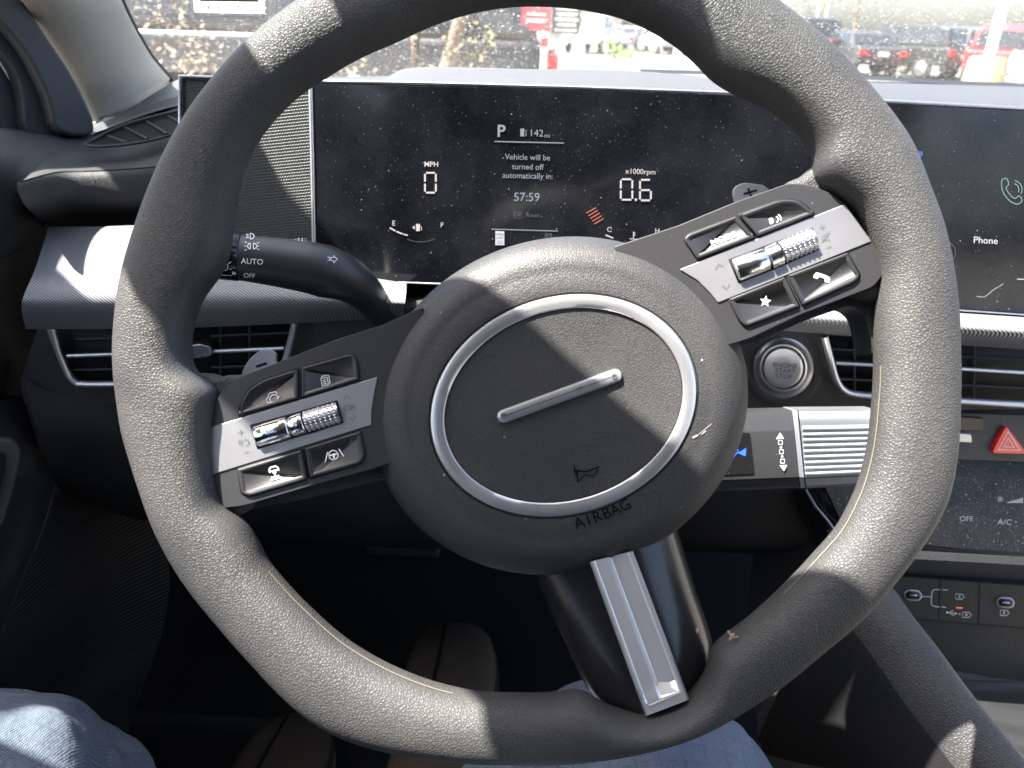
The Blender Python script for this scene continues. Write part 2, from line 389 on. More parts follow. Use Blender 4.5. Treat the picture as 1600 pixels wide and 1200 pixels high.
def polar(P):
    T = sorted((math.atan2(y-RC.y, x-RC.x), math.hypot(x-RC.x, y-RC.y)) for x, y in P)
    T = [(T[-1][0]-2*pi, T[-1][1])]+T+[(T[0][0]+2*pi, T[0][1])]
    def f(a):
        for i in range(len(T)-1):
            if T[i][0] <= a <= T[i+1][0]:
                t = (a-T[i][0])/max(1e-6, T[i+1][0]-T[i][0]); return T[i][1]*(1-t)+T[i+1][1]*t
        return T[0][1]
    return f
NT = 420
def smoothr(f, k=2):
    r = [f(-pi+2*pi*i/NT) for i in range(NT)]
    for _ in range(k): r = [(r[i-1]+2*r[i]+r[(i+1) % NT])/4 for i in range(NT)]
    return r
ro, ri = smoothr(polar(OUT), 8), smoothr(polar(INN), 4)
ri_s = smoothr(polar(INN), 60)
RB = .0155
def spow(x, e): return math.copysign(abs(x)**e, x)
rows = []
NPH = 44
for i in range(NT):
    a = -pi+2*pi*i/NT; d = Vector((math.cos(a), math.sin(a)))
    Po = W.pt(*(RC+d*ro[i])); Pi = W.pt(*(RC+d*ri[i])); Ps = W.pt(*(RC+d*min(max(ri_s[i], ri[i]), ri[i]+26)))
    C = (Po+Pi)/2; rd = (Po-Pi); half = rd.length/2; rd.normalize()
    row = []
    for j in range(NPH):
        ph = 2*pi*j/NPH; c, s_ = spow(math.cos(ph), .86), spow(math.sin(ph), .86)
        row.append(C+rd*(half*c)+W.n*(RB*s_*(1.0 if s_ > 0 else 1.0)))
    rows.append(row)
rim = grid('rim', rows, [M['rim'], M['rimsmooth']], wheel, close_u=True, close_v=True)
# the moulded thumb rests on the inner side use the smooth grain
for p in rim.data.polygons:
    i = p.index//NPH; j = p.index % NPH; a = math.degrees(-pi+2*pi*i/NT); ph = 360*(j+.5)/NPH
    wob = 7*math.sin(a*.35)
    if 128+wob < ph < 300 and (-70 < a < -28 or 146 < a or a < -160): p.material_index = 1
# worn parting line on the rim's inner side; sunlit edge brightness is in its colour
sv = []
V, F = [], []
for i in range(NT):
    a = -pi+2*pi*i/NT; d = Vector((math.cos(a), math.sin(a)))
    Po = W.pt(*(RC+d*ro[i])); Pi = W.pt(*(RC+d*ri[i])); C = (Po+Pi)/2; rd = (Po-Pi); half = rd.length/2; rd.normalize()
    pts = []
    for ph in (168, 171):
        e = .86; c, s_ = spow(math.cos(R_(ph)), e), spow(math.sin(R_(ph)), e)
        pts.append(C+rd*(half*c-.00025)+W.n*(RB*s_+.00025))
    V += pts
for i in range(NT): F.append((2*i, 2*i+1, (2*((i+1) % NT))+1, 2*((i+1) % NT)))
keep = [f for f in F if (2 <= math.degrees(-pi+2*pi*(f[0]/2)/NT) < 44) or (103 < math.degrees(-pi+2*pi*(f[0]/2)/NT) < 140)]
M['seam'] = principled('sunlit_worn_seam', (.12, .11, .085), .7)
obj('seam', V, keep, M['seam'], rim)
# dried mud specks on the rim
for cx, cy, n, sp in ((1146, 994, 13, 8), (1278, 905, 8, 6)):
    mv = MB()
    for _ in range(n):
        x, y = cx+random.gauss(0, sp*.5), cy+random.gauss(0, sp*.35); q = W.pt(x, y, .0078 if n > 1 else 0)
        r = random.uniform(.0003, .0008); vs = [q+CR*(r*math.cos(t+random.uniform(-.4, .4)))+CU*(r*math.sin(t)) for t in (0, 1.2, 2.4, 3.7, 5)]
        mv.add(vs+[v+W.n*.0004 for v in vs], [(5, 6, 7, 8, 9)]+[(i, (i+1) % 5, (i+1) % 5+5, i+5) for i in range(5)])
    mv.build('dried_mud', M['mud'], rim)

# leather webs where the rim flows into the spokes
slab('spoke_web', W, catmull([(360,586),(338,590),(306,584),(300,620),(305,700),(318,770),(340,800),(372,806),(400,780),(420,740),(420,600)], 5, True), -.002, .018, M['rim'], rim, bevel=.007, seg=4)
slab('spoke_web', W, catmull([(1228,290),(1256,272),(1285,252),(1320,272),(1370,330),(1400,400),(1398,450),(1368,470),(1300,440),(1240,340)], 5, True), -.002, .018, M['rim'], rim, bevel=.007, seg=4)
# ---- hub cover (airbag cushion)
HC = Vector((875, 634)); HA, HBb, HPH = 297., 261., R_(-18)
def hubr(px, py):
    dx, dy = px-HC.x, py-HC.y; c, s_ = math.cos(HPH), math.sin(HPH)
    return math.hypot((dx*c+dy*s_)/HA, (-dx*s_+dy*c)/HBb)
def hubh(r):
    if r < .60: return .0055+.0012*(r/.6)**2
    if r < .80: t = (r-.6)/.2; return .0067+.0008*math.sin(t*pi)-.0004*t
    t = min(1, (r-.80)/.20); return .0063-.017*(1-math.sqrt(max(0, 1-t**2.3)))
class HubF:
    n = W.n
    def pt(s, px, py, h=0): return W.pt(px, py, hubh(hubr(px, py))+h)
HF = HubF()
def ell(cx, cy, a, b, t, ph=HPH): 
    x, y = a*math.cos(t), b*math.sin(t); return (cx+x*math.cos(ph)-y*math.sin(ph), cy+x*math.sin(ph)+y*math.cos(ph))
rows = []
rads = [0.001]+[i/24*.66 for i in range(1, 25)]+[.66+.34*math.sin(i/26*pi/2) for i in range(1, 27)]
for r in rads:
    rows.append([W.pt(*ell(HC.x, HC.y, HA*r, HBb*r, 2*pi*k/128), hubh(r)) for k in range(128)])
e0 = rows[-1]; cen = W.pt(HC.x, HC.y, -.02)
rows.append([p-W.n*.012 for p in e0]); rows.append([p-W.n*.030+(cen-p)*.12 for p in e0])
hub = grid('airbag_cover', rows, M['hub'], wheel, close_u=True)
# bright rim line under the hub cover
rows = []
for t in range(12):
    an = 2*pi*t/12
    rows.append([W.pt(*ell(HC.x, HC.y, HA*.992+1.2*math.cos(an), HBb*.992+1.2*math.cos(an), R_(40+k*1.5)), -.0145+.0012*math.sin(an)) for k in range(81)])
grid('edge_trim', rows, M['silver'], wheel, close_v=True)
# oval ring
RCx, RCy, RA, RBb = 880.5, 633.5, 204.5, 162.5
rows = []
prof = [(-13, -.0006), (-12.4, .0006), (-10.5, .0011), (-5, .0013), (4, .0013), (8, .0008), (9.5, -.0006)]
for dd, hh in prof:
    rows.append([HF.pt(*ell(RCx, RCy, RA-2+dd, RBb-2+dd, 2*pi*k/120), hh) for k in range(120)])
grid('ring', rows, M['silver'], hub, close_u=True, auto=35)
for q, dd in ((0, -15.2), (1, 9.4)):
    ik = Ink(HF, .00012); ik.line([ell(RCx, RCy, RA+dd, RBb+dd, 2*pi*k/120) for k in range(120)], 1.8, True); ik.build('ring_groove', M['black'], hub)
# bar badge
def capsule(a, b, r, n=9):
    a, b = Vector(a), Vector(b); u = (b-a).normalized(); v = Vector((-u.y, u.x)); o = []
    for i in range(n+1): t = -pi/2+pi*i/n; o.append(tuple(b+u*r*math.cos(t)+v*r*math.sin(t)))
    for i in range(n+1): t = pi/2+pi*i/n; o.append(tuple(a+u*r*math.cos(t)+v*r*math.sin(t)))
    return o
rows = [[HF.pt(*p, h) for p in capsule((787, 650.5), (961.5, 587), r, 9)] for r, h in ((10.6, -.0003), (10.4, .0010), (9.0, .0018), (6.5, .0021), (.5, .0021))]
badge = grid('badge_bar', rows, M['silver'], hub, close_u=True, auto=40)
dm = MB()
for cx, cy in ((787.5, 649.5), (845.5, 629), (906, 608), (960, 588.5)):
    n = 14; c0 = HF.pt(cx, cy, .0023); vs = [c0]
    for rr, hh in ((2.6, .00235), (4.0, .0021)): vs += [HF.pt(cx+rr*math.cos(2*pi*i/n), cy+rr*math.sin(2*pi*i/n), hh+.0003*(rr > 3)) for i in range(n)]
    dm.add(vs, [(0, 1+i, 1+(i+1) % n) for i in range(n)]+[(1+i, 1+n+i, 1+n+(i+1) % n, 1+(i+1) % n) for i in range(n)])
dm.build('badge_dimple', M['chromedark'], hub)
ik = Ink(HF, .0007)
for q, (ch, x, y) in enumerate((('A', 906, 820), ('I', 920.5, 816), ('R', 934.5, 811), ('B', 949, 805.5), ('A', 962.5, 800), ('G', 978, 793))): ik.text(x-1, y-3, 18, ch, -20-q*1.2, 1.0, .0)
ik.build('debossed_lettering', M['deboss'], hub); ik = Ink(HF, .0005)
ik.line([(897, 727), (899, 741)], 1.8); ik.line([(899, 735), (915, 737), (937, 729)], 2.2); ik.line([(901, 736), (903, 754), (912, 743)], 2.6)
ik.line([(913, 742), (928, 744), (935, 733)], 1.8)
ik.build('debossed_horn', M['deboss'], hub)
# scuffs on the cushion
M['scuff'] = principled('pale_scuff', (.3, .28, .25), .8)
ik = Ink(HF, .0002); ik.line([(1082, 684), (1090, 680)], 3); ik.line([(1090, 680), (1112, 662)], .9); ik.line([(1096, 679), (1103, 673)], 1.5); ik.build('scuff', M['scuff'], hub)
for q_ in ([(692, 742), (694, 739), (696, 742), (694, 745)], [(1095, 562), (1097, 560), (1099, 563), (1096, 565)]): ik = Ink(HF, .0002); ik.poly(q_); ik.build('scuff', M['scuff'], hub)

# ---- switch pods
HT = .002   # plate height over the wheel plane
def pod(name, out, th=.014, h=HT): return slab(name, W, rpoly(out, 10, 4), h, th, M['satin'], wheel, bevel=.0022, seg=4)
podL = [(327,668,2),(332,636,12),(346,612,10),(370,591,14),(450,560,4),(525,531,4),(600,507,4),(660,480,2),(660,705,2),(587,731,8),(475,762,4),(380,790,10),(344,794,14),(334,778,8),(327,742,2)]
podR = [(960,385,2),(1060,352,4),(1150,315,4),(1232,286,10),(1262,288,18),(1300,302,14),(1322,320,6),(1362,376,2),(1381,408,4),(1382,426,8),(1366,448,10),(1250,492,4),(1172,529,8),(1120,545,2),(1000,540,2)]
sp_L = pod('spoke', podL); sp_L['label'] = 'left spoke holding the cruise and menu buttons'
sp_R = pod('spoke', podR); sp_R['label'] = 'right spoke holding the phone and mode buttons'
# skirts under the pods, curving back to the column
slab('spoke_back', W, rpoly([(350,640),(420,600),(600,520),(660,500),(660,740),(590,752),(470,782),(372,800)], 20), -.009, .02, M['pad2'], sp_L, bevel=.004, seg=3)
slab('spoke_back', W, rpoly([(1060,380),(1230,300),(1330,330),(1366,440),(1368,560),(1352,492),(1330,476),(1260,500),(1178,536),(1060,560)], 14), -.009, .02, M['pad2'], sp_R, bevel=.004, seg=3)
def plate(pts): return slab('trim_plate', W, rpoly(pts, 2, 2), HT+.0006, .004, M['silver2'], wheel, bevel=.0003)
plL = plate([(326.5,668),(590,589),(586,606),(583,622),(580,645),(580,664),(327.5,743)])
plR = plate([(1062,421),(1320,319),(1362,377),(1122,473),(1110,458),(1090,438)])
def button(pts, lab, depth=.0007, h=HT+.0014, sink=6.0, dirv=(0, 0), rr=5):
    """key: dark gap around it, raised border, scooped face"""
    P = rpoly(pts, rr, 4)
    slab('button_gap', W, inset(P, -1.3), HT+.0002, .002, M['black'], wheel, bevel=0)
    top = inset(P, .8)
    n = len(top); inn = inset(P, sink); inn2 = inset(P, sink+3.0)
    V = [W.pt(*p, HT-.002) for p in top]+[W.pt(*p, h-.0002) for p in top]+[W.pt(*p, h) for p in inset(P, 1.9)]+[W.pt(*p, h) for p in inn]+[W.pt(p[0]+dirv[0], p[1]+dirv[1], h-depth) for p in inn2]
    F = []
    for k in range(4):
        for i in range(n): F.append((k*n+i, k*n+(i+1) % n, (k+1)*n+(i+1) % n, (k+1)*n+i))
    F.append([4*n+i for i in range(n)])
    return obj('button', V, F, M['btn'], wheel, label=lab, auto=60)
FB = Frame(W.pt(838, 548, HT+.0007), W.n)    # scooped face level
b1 = button([(373,650,2),(376,630,10),(388,608,10),(412,593,14),(466,576,2),(466,623,2)], 'button with a small car and gauge symbol', sink=4)
b2 = button([(471,574,2),(549,552,9),(558,560,6),(561,594,2),(471,622,2)], 'button with a stacked pages symbol', sink=4)
b3 = button([(371,733,2),(472,702,2),(480,749,2),(390,776,10),(377,772,8)], 'button with a car and lines symbol', sink=5)
b4 = button([(476,700,2),(563,673,2),(571,712,8),(563,725,6),(484,748,2)], 'button with a steering wheel between lane lines', sink=5)
b5 = button([(1090,406,2),(1068,374,6),(1075,366,6),(1150,337,2),(1180,371,2)], 'button reading MODE', sink=5)
b6 = button([(1154,335.5,2),(1220,311,16),(1246,312,12),(1264,325,8),(1273,335,2),(1184,370,2)], 'button with a talking head symbol', sink=5)
b7 = button([(1138,467,2),(1226,432,2),(1250,479,2),(1166,511,8),(1156,503,6)], 'button with a white star', sink=5)
b8 = button([(1230,430,2),(1324,394,2),(1345,431,5),(1336,441,6),(1254,478,2)], 'button with a telephone handset', sink=5)
def sym(fr, parent, mat='ink', name='symbol'): 
    i = Ink(fr, .0003); i._p = parent; i._m = M[mat]; i._n = name; return i
def fin(i): i.build(i._n, i._m, i._p)
i = sym(FB, b1); T = lambda p: xf(p, 427, 621, -14)
i.line(T([(-3,6),(-11,6),(-11,0),(-8,-2),(-4,-8),(5,-8),(8,-4)]), 1.5); i.line(T([(-9,6),(-9,8),(-5,8),(-5,6)]), 1.5)
i.line(T([(1+7*math.cos(R_(a)), 3+0+7*math.sin(R_(a))) for a in range(-200, 20, 15)] ), 1.5); i._n = 'symbol'
i.line([(x+4, y-0) for x, y in T([(1,3),(6,-1)])], 1.6); fin(i)
i = sym(FB, b2); T = lambda p: xf(p, 508, 595, -12)
i.line(T([(-6,-5),(4,-5),(4,7),(-6,7)]), 1.3, True); i.line(T([(-4,-5),(-4,-8),(7,-8),(7,5),(4,5)]), 1.3)
for q in (-1.5, 1.5, 4.5): i.line(T([(-3.5,q),(1.5,q)]), 1.1)
fin(i)
i = sym(FB, b3); T = lambda p: xf(p, 429, 739, -14)
i.line(T([(-7,-2),(-7,-7),(-4,-10),(4,-10),(7,-7),(7,-2)]), 2.0); i.line(T([(-7,-4),(7,-4)]), 1.6); i.line(T([(-3,-1),(3,-1)]), 2.2); i.line(T([(0,0),(0,3)]), 2)
i.line(T([(-6,5.5),(6,5.5)]), 1.8); i.line(T([(-9,9),(9,9)]), 1.8); fin(i)
i = sym(FB, b4); T = lambda p: xf(p, 521, 711, -14)
i.line([(508,722),(512,706)], 1.8); i.line([(529,701),(537,713)], 1.8)
i.circle(521, 711, 7.2, 1.7); i.poly(T([(-6,-1.5),(0,-2.6),(6,-1.5),(6,.5),(2,1),(1.4,6),(-1.4,6),(-2,1),(-6,.5)])); fin(i)
i = sym(FB, b5); i.text(1130, 373, 8.5, 'MODE', -21, 1.25, .02); fin(i)
i = sym(FB, b6); i.poly(xf([(-5,-4),(0,-5),(2,-1),(1,3),(-3,5),(-5,3)], 1207, 345, -10)); i.arc(1211, 343, 5, -70, 60, 1.6); i.arc(1212, 342, 8, -60, 20, 1.6); fin(i)
i = sym(FB, b7); i.poly([(1196+(9 if k % 2 == 0 else 4)*math.sin(R_(36*k+8)), 471-(9 if k % 2 == 0 else 4)*math.cos(R_(36*k+8))) for k in range(10)]); fin(i)
i = sym(FB, b8); T = lambda p: xf(p, 1284, 435, 20, 1.0)
i.poly(T([(-13,-2),(-11,-6),(-4,-6.5),(4,-6.5),(11,-6),(13,-2),(13,3),(6,3),(5,-1.5),(-5,-1.5),(-6,3),(-13,3)])); fin(i)
PF = Frame(W.pt(838, 548, HT+.0006), W.n)
i = sym(PF, plL, 'inkdark'); i.line([(375,671),(375,680)][0:0] or [(371,676),(381,674)], 1); i.line([(375,670),(377,680)], 1); i.line([(381,707),(389,705)], 1)
i.arc(384, 691, 4.5, -150, 100, 1.1); i.line([(373,687),(374,695)], 1.1); i.line([(376.5,686.5),(377.5,695)], 1.1)
i.line([(537,625),(541,618),(548,623)], 1.1); i.line([(546,652),(551,657),(557,649)], 1.1); i.text(546, 637, 10, 'OK', -12, 1., -.015); fin(i)
i = sym(PF, plR, 'inkdark'); i.line([(1118,421),(1122,412),(1129,415)], 1.1); i.line([(1128,445),(1135,451),(1140,443)], 1.1)
i.line([(1281,355),(1289,353)], 1.1); i.line([(1284,350),(1286,358)], 1.1); i.line([(1292,386),(1299,384)], 1.1)
i.line(xf([(-5,-3),(-1,-3),(4,-7),(4,7),(-1,3),(-5,3)], 1290, 370, -18), 1.1, True); i.line([(1284,378),(1297,361)], 1.1); fin(i)
# rollers
def roller(cs, knurl, lab):
    a0, a1, b1_, b0 = [W.pt(*p, HT+.0006) for p in cs]      # top-left, top-right, bottom-right, bottom-left
    rr = ((a0-b0).length+(a1-b1_).length)/4; c0 = (a0+b0)/2-W.n*rr*.35; c1 = (a1+b1_)/2-W.n*rr*.35
    ax = (c1-c0); ln = ax.length; ax.normalize(); up = W.n.cross(ax).normalized(); rr *= 1.06
    rows = []; nu, nv = (208, 84) if knurl else (40, 5)
    for v in range(nv+1):
        t = v/nv; row = []
        for u in range(nu):
            an = 2*pi*u/nu; r = rr
            if knurl: r += .00030*(max(0, math.sin(an*26+0))*max(0, math.sin(t*pi*14))*1.6-.5)
            elif v in (0, nv): r -= .0004
            row.append(c0+ax*(ln*(t if knurl or v not in (1, nv-1) else (.04 if v == 1 else .96)))+W.n*(r*math.cos(an))+up*(r*math.sin(an)))
        rows.append(row)
    V = [v for r in rows for v in r]; F = [(j*nu+i_, j*nu+(i_+1) % nu, (j+1)*nu+(i_+1) % nu, (j+1)*nu+i_) for j in range(nv) for i_ in range(nu)]
    F += [list(range(nu)), list(range(nv*nu, (nv+1)*nu))]
    return obj('roller', V, F, M['chrome'] if not knurl else M['chromedark'], wheel, label=lab, auto=60)
for cs in (((390,664),(474,641),(482,678),(402,702)), ((1138,405),(1213,377),(1227,414),(1154,443))):
    slab('roller_slot', W, rpoly(list(cs), 2, 2), HT+.0008, .002, M['black'], wheel, bevel=0)
for cs in (((469,642),(527,625),(537,661),(481,679)), ((1213,377),(1270,356),(1279,391),(1226,414))):
    slab('roller_slot', W, rpoly(list(cs), 2, 2), HT+.0008, .002, M['black'], wheel, bevel=0)
roller([(395,665),(447,651),(457,684),(405,700)], False, 'smooth cruise speed roller')
roller([(449,650.5),(471,644),(480,676),(459,684)], False, 'plain collar between the left rollers')
roller([(472,643),(525,627),(535,660),(484,675)], True, 'knurled menu roller')
roller([(1141,406),(1192,387),(1205,421),(1156,441)], False, 'smooth station roller')
roller([(1194,386),(1212,378),(1226,413),(1207,421)], False, 'plain collar between the right rollers')
roller([(1215,377),(1268,357),(1277,390),(1228,411)], True, 'knurled volume roller')
# shift paddles
FP = Frame(W.pt(838, 548, -.022), W.n)
p1 = slab('paddle', FP, catmull([(378,590),(386,566),(404,549),(420,546),(431,553),(434,570),(470,600),(400,620)], 5, True), 0, .0025, M['paddle'], wheel, bevel=.0006, label='paddle marked minus')
i = Ink(FP, .0003); i.line([(400,573),(417,567.5)], 4); i.build('symbol', M['black'], p1)
p2 = slab('paddle', FP, catmull([(1146,296),(1160,286),(1180,287),(1198,292),(1215,315),(1190,350),(1160,345),(1149,318)], 5, True), 0, .0025, M['paddle'], wheel, bevel=.0006, label='paddle marked plus')
i = Ink(FP, .0003); i.line([(1162,303),(1183,297)], 3.2); i.line([(1169,294),(1175,310)], 3.2); i.build('symbol', M['black'], p2)
# ---- bottom spoke : convex satin black shell with a silver channel
def lerp2(a, b, t): return (a[0]+(b[0]-a[0])*t, a[1]+(b[1]-a[1])*t)
Lc = catmull([(820,860),(834,900),(872,981),(916,1074),(940,1103),(969,1116)], 6)
Rc = catmull([(1050,800),(1084,912),(1106,978),(1114,1019),(1103,1062),(1075,1094)], 6)
rows = []
for l, r in zip(Lc, Rc):
    row = []
    for k in range(25):
        t = k/24; e = 1-abs(2*t-1)**2.6
        row.append(W.pt(*lerp2(l, r, t), -.022+.0215*e**.6))
    row = [row[0]-W.n*.012]+row+[row[-1]-W.n*.012]; rows.append(row)
e = catmull([(969,1116),(1010,1119),(1045,1110),(1075,1094)], 8)
rows.append([W.pt(*e[0], -.03)]+[W.pt(*e[min(24, k)], -.022+.0215*(1-abs(2*k/24-1)**2.6)**.6) for k in range(25)]+[W.pt(*e[-1], -.03)])
M['spokeb'] = dusty('spoke_satin_black', (.014, .014, .016), .24, .25, 120, size=.04)
bs = grid('lower_spoke', rows, M['spokeb'], wheel, auto=50)
A0, A1, B1, B0 = (921,878), (989,861), (1077,1093), (1009,1119)
hS = .0042
def q(u, v): return lerp2(lerp2(A0, A1, u), lerp2(B0, B1, u), v)
us = [0, .04, .10, .13, .40, .47, .50, .86, .90, .96, 1.0]
hs = [-.004, 0, 0, -.0010, -.0012, -.0040, -.0042, -.0020, -.0002, 0, -.004]
rows = []
for v in [0, .05, .2, .4, .6, .78, .855, .885, .93, .95, 1.0]:
    k = 0 if v >= .93 else (1 if v <= .855 else 1-(v-.855)/.075)
    rows.append([W.pt(*q(u, v), hS+(h if u in (0, 1.0) else h*k)) for u, h in zip(us, hs)])
si = grid('spoke_insert', rows, M['insert'], wheel, auto=18)
V = [W.pt(*q(.13, .935), hS-.0006), W.pt(*q(.88, .935), hS-.0006), W.pt(*q(.50, .83), hS-.0040), W.pt(*q(.47, .93), hS+.0012)]
V = [W.pt(*q(.14, .95), hS+.0003), W.pt(*q(.89, .94), hS+.0003), W.pt(*q(.52, .83), hS-.0038), W.pt(*q(.14, .90), hS-.0012), W.pt(*q(.89, .88), hS-.0018)]
obj('insert_end', V, [(0, 1, 2), (0, 2, 3), (1, 4, 2)], M['insert'], si, smooth=False)
o = obj('speck', [W.pt(1087,984,.0045), W.pt(1090,980,.0045), W.pt(1092.5,985,.0045), W.pt(1089,990,.0045)], [(0,1,2,3)], M['mud'], bs)
# column shroud behind the hub
cc = W.pt(865, 600, -.05)
tube('column_shroud', [cc, cc-W.n*.06, cc-W.n*.20], [.045, .052, .06], M['dark'], wheel, 32)
# ================================================================ DASHBOARD
dash = thing('dashboard', 'black dashboard with ribbed silver trim strip and air vents behind the wheel', 'dashboard', PY(700, 480, .55))
DF = Frame(PD(885, 285, .54), tilt(7))                 # glass of the curved display
def onDF(px, py, h=0): return DF.pt(px, py, h)
YF = DF.pt(700, 445, 0).y                                # car-space Y of the display foot
FF = Frame(PY(1224, 575, YF-.012), tilt(-4))             # vent and start-button fascia
# --- display unit
disp = thing('display_panel', 'wide curved glass display behind the wheel showing speed and rev counter', 'display', DF.pt(885, 285))
dp = [(489,131,4),(640,134,1),(885,140,1),(1130,149,1),(1370,161,1),(1620,174,1),(1660,176,1),(1660,494,1),(1600,489,1),(1490,481,1),(1370,474,1),(1100,458,1),(800,445,1),(600,438,2),(496,436,8)]
slab('screen_glass', DF, rpoly(dp, 4), 0, .006, M['screen'], disp, bevel=.0006)
bz = [(482,126,2),(640,128.5,1),(885,134.5,1),(1130,143,1),(1370,155.5,1),(1620,168.5,1),(1664,171,1),(1664,498,1),(1600,493,1),(1490,486,1),(1370,479,1),(1100,462,1),(800,449,1),(600,442,2),(488,441,6)]
slab('rear_housing', DF, rpoly(bz, 3), -.0012, .022, M['pad2'], disp, bevel=.0008)
def railpx(name, fr, pts, r, mat, parent, h=0., seg=8, **k):
    P = [fr.pt(p[0], p[1], h) for p in pts]; return tube(name, P, r, mat, parent, seg, **k)
railpx('side_bezel', DF, [(485,127),(488,250),(491.5,440)], .0016, M['silver'], disp, -.0005)
railpx('top_bezel', DF, [(484,127),(640,129.5),(885,136),(1130,145),(1370,157.5),(1620,170.5),(1664,173)], .0013, M['chromedark'], disp, -.001)
railpx('bottom_bezel', DF, [(491,439.5),(600,440.5),(800,447.5),(1100,460.5),(1370,477.5),(1490,484),(1664,496)], .0007, M['chromedark'], disp, -.0005)
i = Ink(DF, .0003)
i.line([(773,221),(881,223.5)], 1.6); i.build('status_line', M['leddim'], disp); i = Ink(DF, .0003); i.line([(768,358),(872,361)], 1.4); i.build('status_line', M['leddim'], disp)
i = Ink(DF, .0003); i.text(783, 205.5, 19, 'P', 1, 1, .02)
i.poly([(813,201),(819,201),(819,213),(813,213)]); i.line([(820,203),(822,206),(822,212),(820,212)], 1)
i.text(838, 208.5, 11, '142', 2, 1, .0); i.text(855, 212, 7, 'mi', 2)
i.build('gear_and_range', M['leddim'], disp)
i = Ink(DF, .0003)
for y, t in ((246, 'Vehicle will be'), (261, 'turned off'), (275, 'automatically in:')): i.text(824.5, y, 9.2, t, 1.5, .95, .0)
i.text(823, 308.5, 13.5, '57:59', 1, 1, .0); i.build('message_text', M['leddim'], disp)
i = Ink(DF, .0003); i.text(809, 336, 6, 'OK', 1.5); i.line([(803,331),(815,331.4),(815,341),(803,341)], .8, True); i.text(830, 336.5, 6.5, ': Reset', 1.5); i.build('reset_text', M['ledfaint'], disp)
i = Ink(DF, .0003); i.arc(657, 340, 44, 60, 118, .8, 38); i.build('gauge_arc', M['ledfaint'], disp)
i = Ink(DF, .0003); i.text(857, 369, 9, '89', 2); i.text(868, 371, 5, 'mi', 2)
i.build('faint_text', M['ledfaint'], disp)
def seg7(i, x0, y0, x1, y1, s_, wd=2.8, sk=1):
    ym = (y0+y1)/2; g = 1.6
    S7 = {'a': [(x0+g, y0), (x1-g, y0)], 'b': [(x1, y0+g), (x1, ym-g)], 'c': [(x1, ym+g), (x1, y1-g)], 'd': [(x0+g, y1), (x1-g, y1)], 'e': [(x0, ym+g), (x0, y1-g)], 'f': [(x0, y0+g), (x0, ym-g)], 'g': [(x0+g, ym), (x1-g, ym)]}
    for c in s_: i.line(S7[c], wd)
i = Ink(DF, .0003); i.text(674, 257, 8.2, 'MPH', 1, 1, .01); seg7(i, 664, 270, 681, 301, 'abcdef'); i.build('speed_readout', M['ledpink'], disp)
i = Ink(DF, .0003); i.text(1001, 268.5, 8.2, 'x1000rpm', 2, 1, .0); seg7(i, 970, 280, 988, 312, 'abcdef'); i.disc(993.5, 312, 2); seg7(i, 1000, 281, 1017, 313, 'afgedc'); i.build('rev_readout', M['ledpink'], disp)
i = Ink(DF, .0003)
for k in range(4): 
    a0, a1 = 116-k*0+0, 0
segs = [(609,356,618,361),(619.5,361.8,629,365.5),(630.5,366,637,367.7)]
for x0, y0, x1, y1 in segs: i.line([(x0, y0), (x1, y1)], 2.2)
i.text(615, 349, 8, 'E', 2); i.text(690.5, 352, 8, 'F', 2)
i.poly([(650,350),(656,350),(656,361),(650,361)]); i.line([(656,353),(658.5,355),(658.5,360)], 1); i.poly([(644,355.5),(648,352.5),(648,358.5)])
i.text(952, 359, 8, 'C', 2); i.text(1027, 361, 8, 'H', 2); i.line([(990,362),(990,372)], 1.4); i.line([(990,364),(993,364)], 1); i.line([(990,367),(993,367)], 1); i.line([(984,373),(996,374)], 1.2)
i.line([(946,367),(958,372)], 2)
i.build('gauge_marks', M['ledpink'], disp)
i = Ink(DF, .0003)
for k in range(5): i.line([(915+k*1.2, 335+k*4.8-2), (934+k*1.9, 326+k*5-2)][0:2] if False else [(916+k*3.2, 333+k*4.2), (931+k*3.0, 324.5+k*4.2)], 1.5)
for k in range(0): pass
i.build('red_line_marks', M['ledred'], disp)
i = Ink(DF, .0003); i.poly([(774,361),(788,361.5),(788,383),(774,383)]); 
bx = i.build('speed_limit_sign', M['ledwhite'], disp)
i = Ink(DF, .0004); i.text(781, 366.5, 3.6, 'SPEED', 1); i.text(781, 372, 3.6, 'LIMIT', 1); i.line([(776,377),(786,377)], .8); i.line([(776,380),(786,380)], .8); i.build('sign_lettering', M['black'], bx)
i = Ink(DF, .0003); i.text(1540, 376, 10.5, 'Phone', 3, 1.05, .01); i.text(1402, 206, 9, '1', 3); i.line([(1589,436),(1612,437)], 1.4); i.build('phone_caption', M['ledwhite'], disp)
i = Ink(DF, .0003); hs_ = catmull([(1566,281),(1573,279),(1576,288),(1572,294),(1578,304),(1586,310),(1592,306),(1597,313),(1590,319),(1578,314),(1568,302),(1565,290)], 4, True); i.line(hs_, 1.3, True)
i.arc(1583, 296, 9, -80, 30, 1.2); i.arc(1583, 296, 14, -80, 30, 1.2); i.build('telephone_symbol', M['ledteal'], disp)
i = Ink(DF, .0003); i.poly([(1422,236),(1442,236.5),(1442,243),(1434,250),(1422,249)]); o = i.build('map_tile', M['ledmap'], disp)
i = Ink(DF, .0004); i.poly([(1422,241),(1434,250),(1422,249.5)]); i.build('map_land', M['ledgreen'], o)
i = Ink(DF, .0003); i.arc(1476, 395, 17, -100, 100, 1.1); i.build('circle_outline', M['ledfaint'], disp)
i = Ink(DF, .0005); i.line(catmull([(1526,463),(1537,464),(1545,459),(1552,453),(1562,447),(1568,443)], 5), 1.0); i.build('hair', M['scuff'], disp)
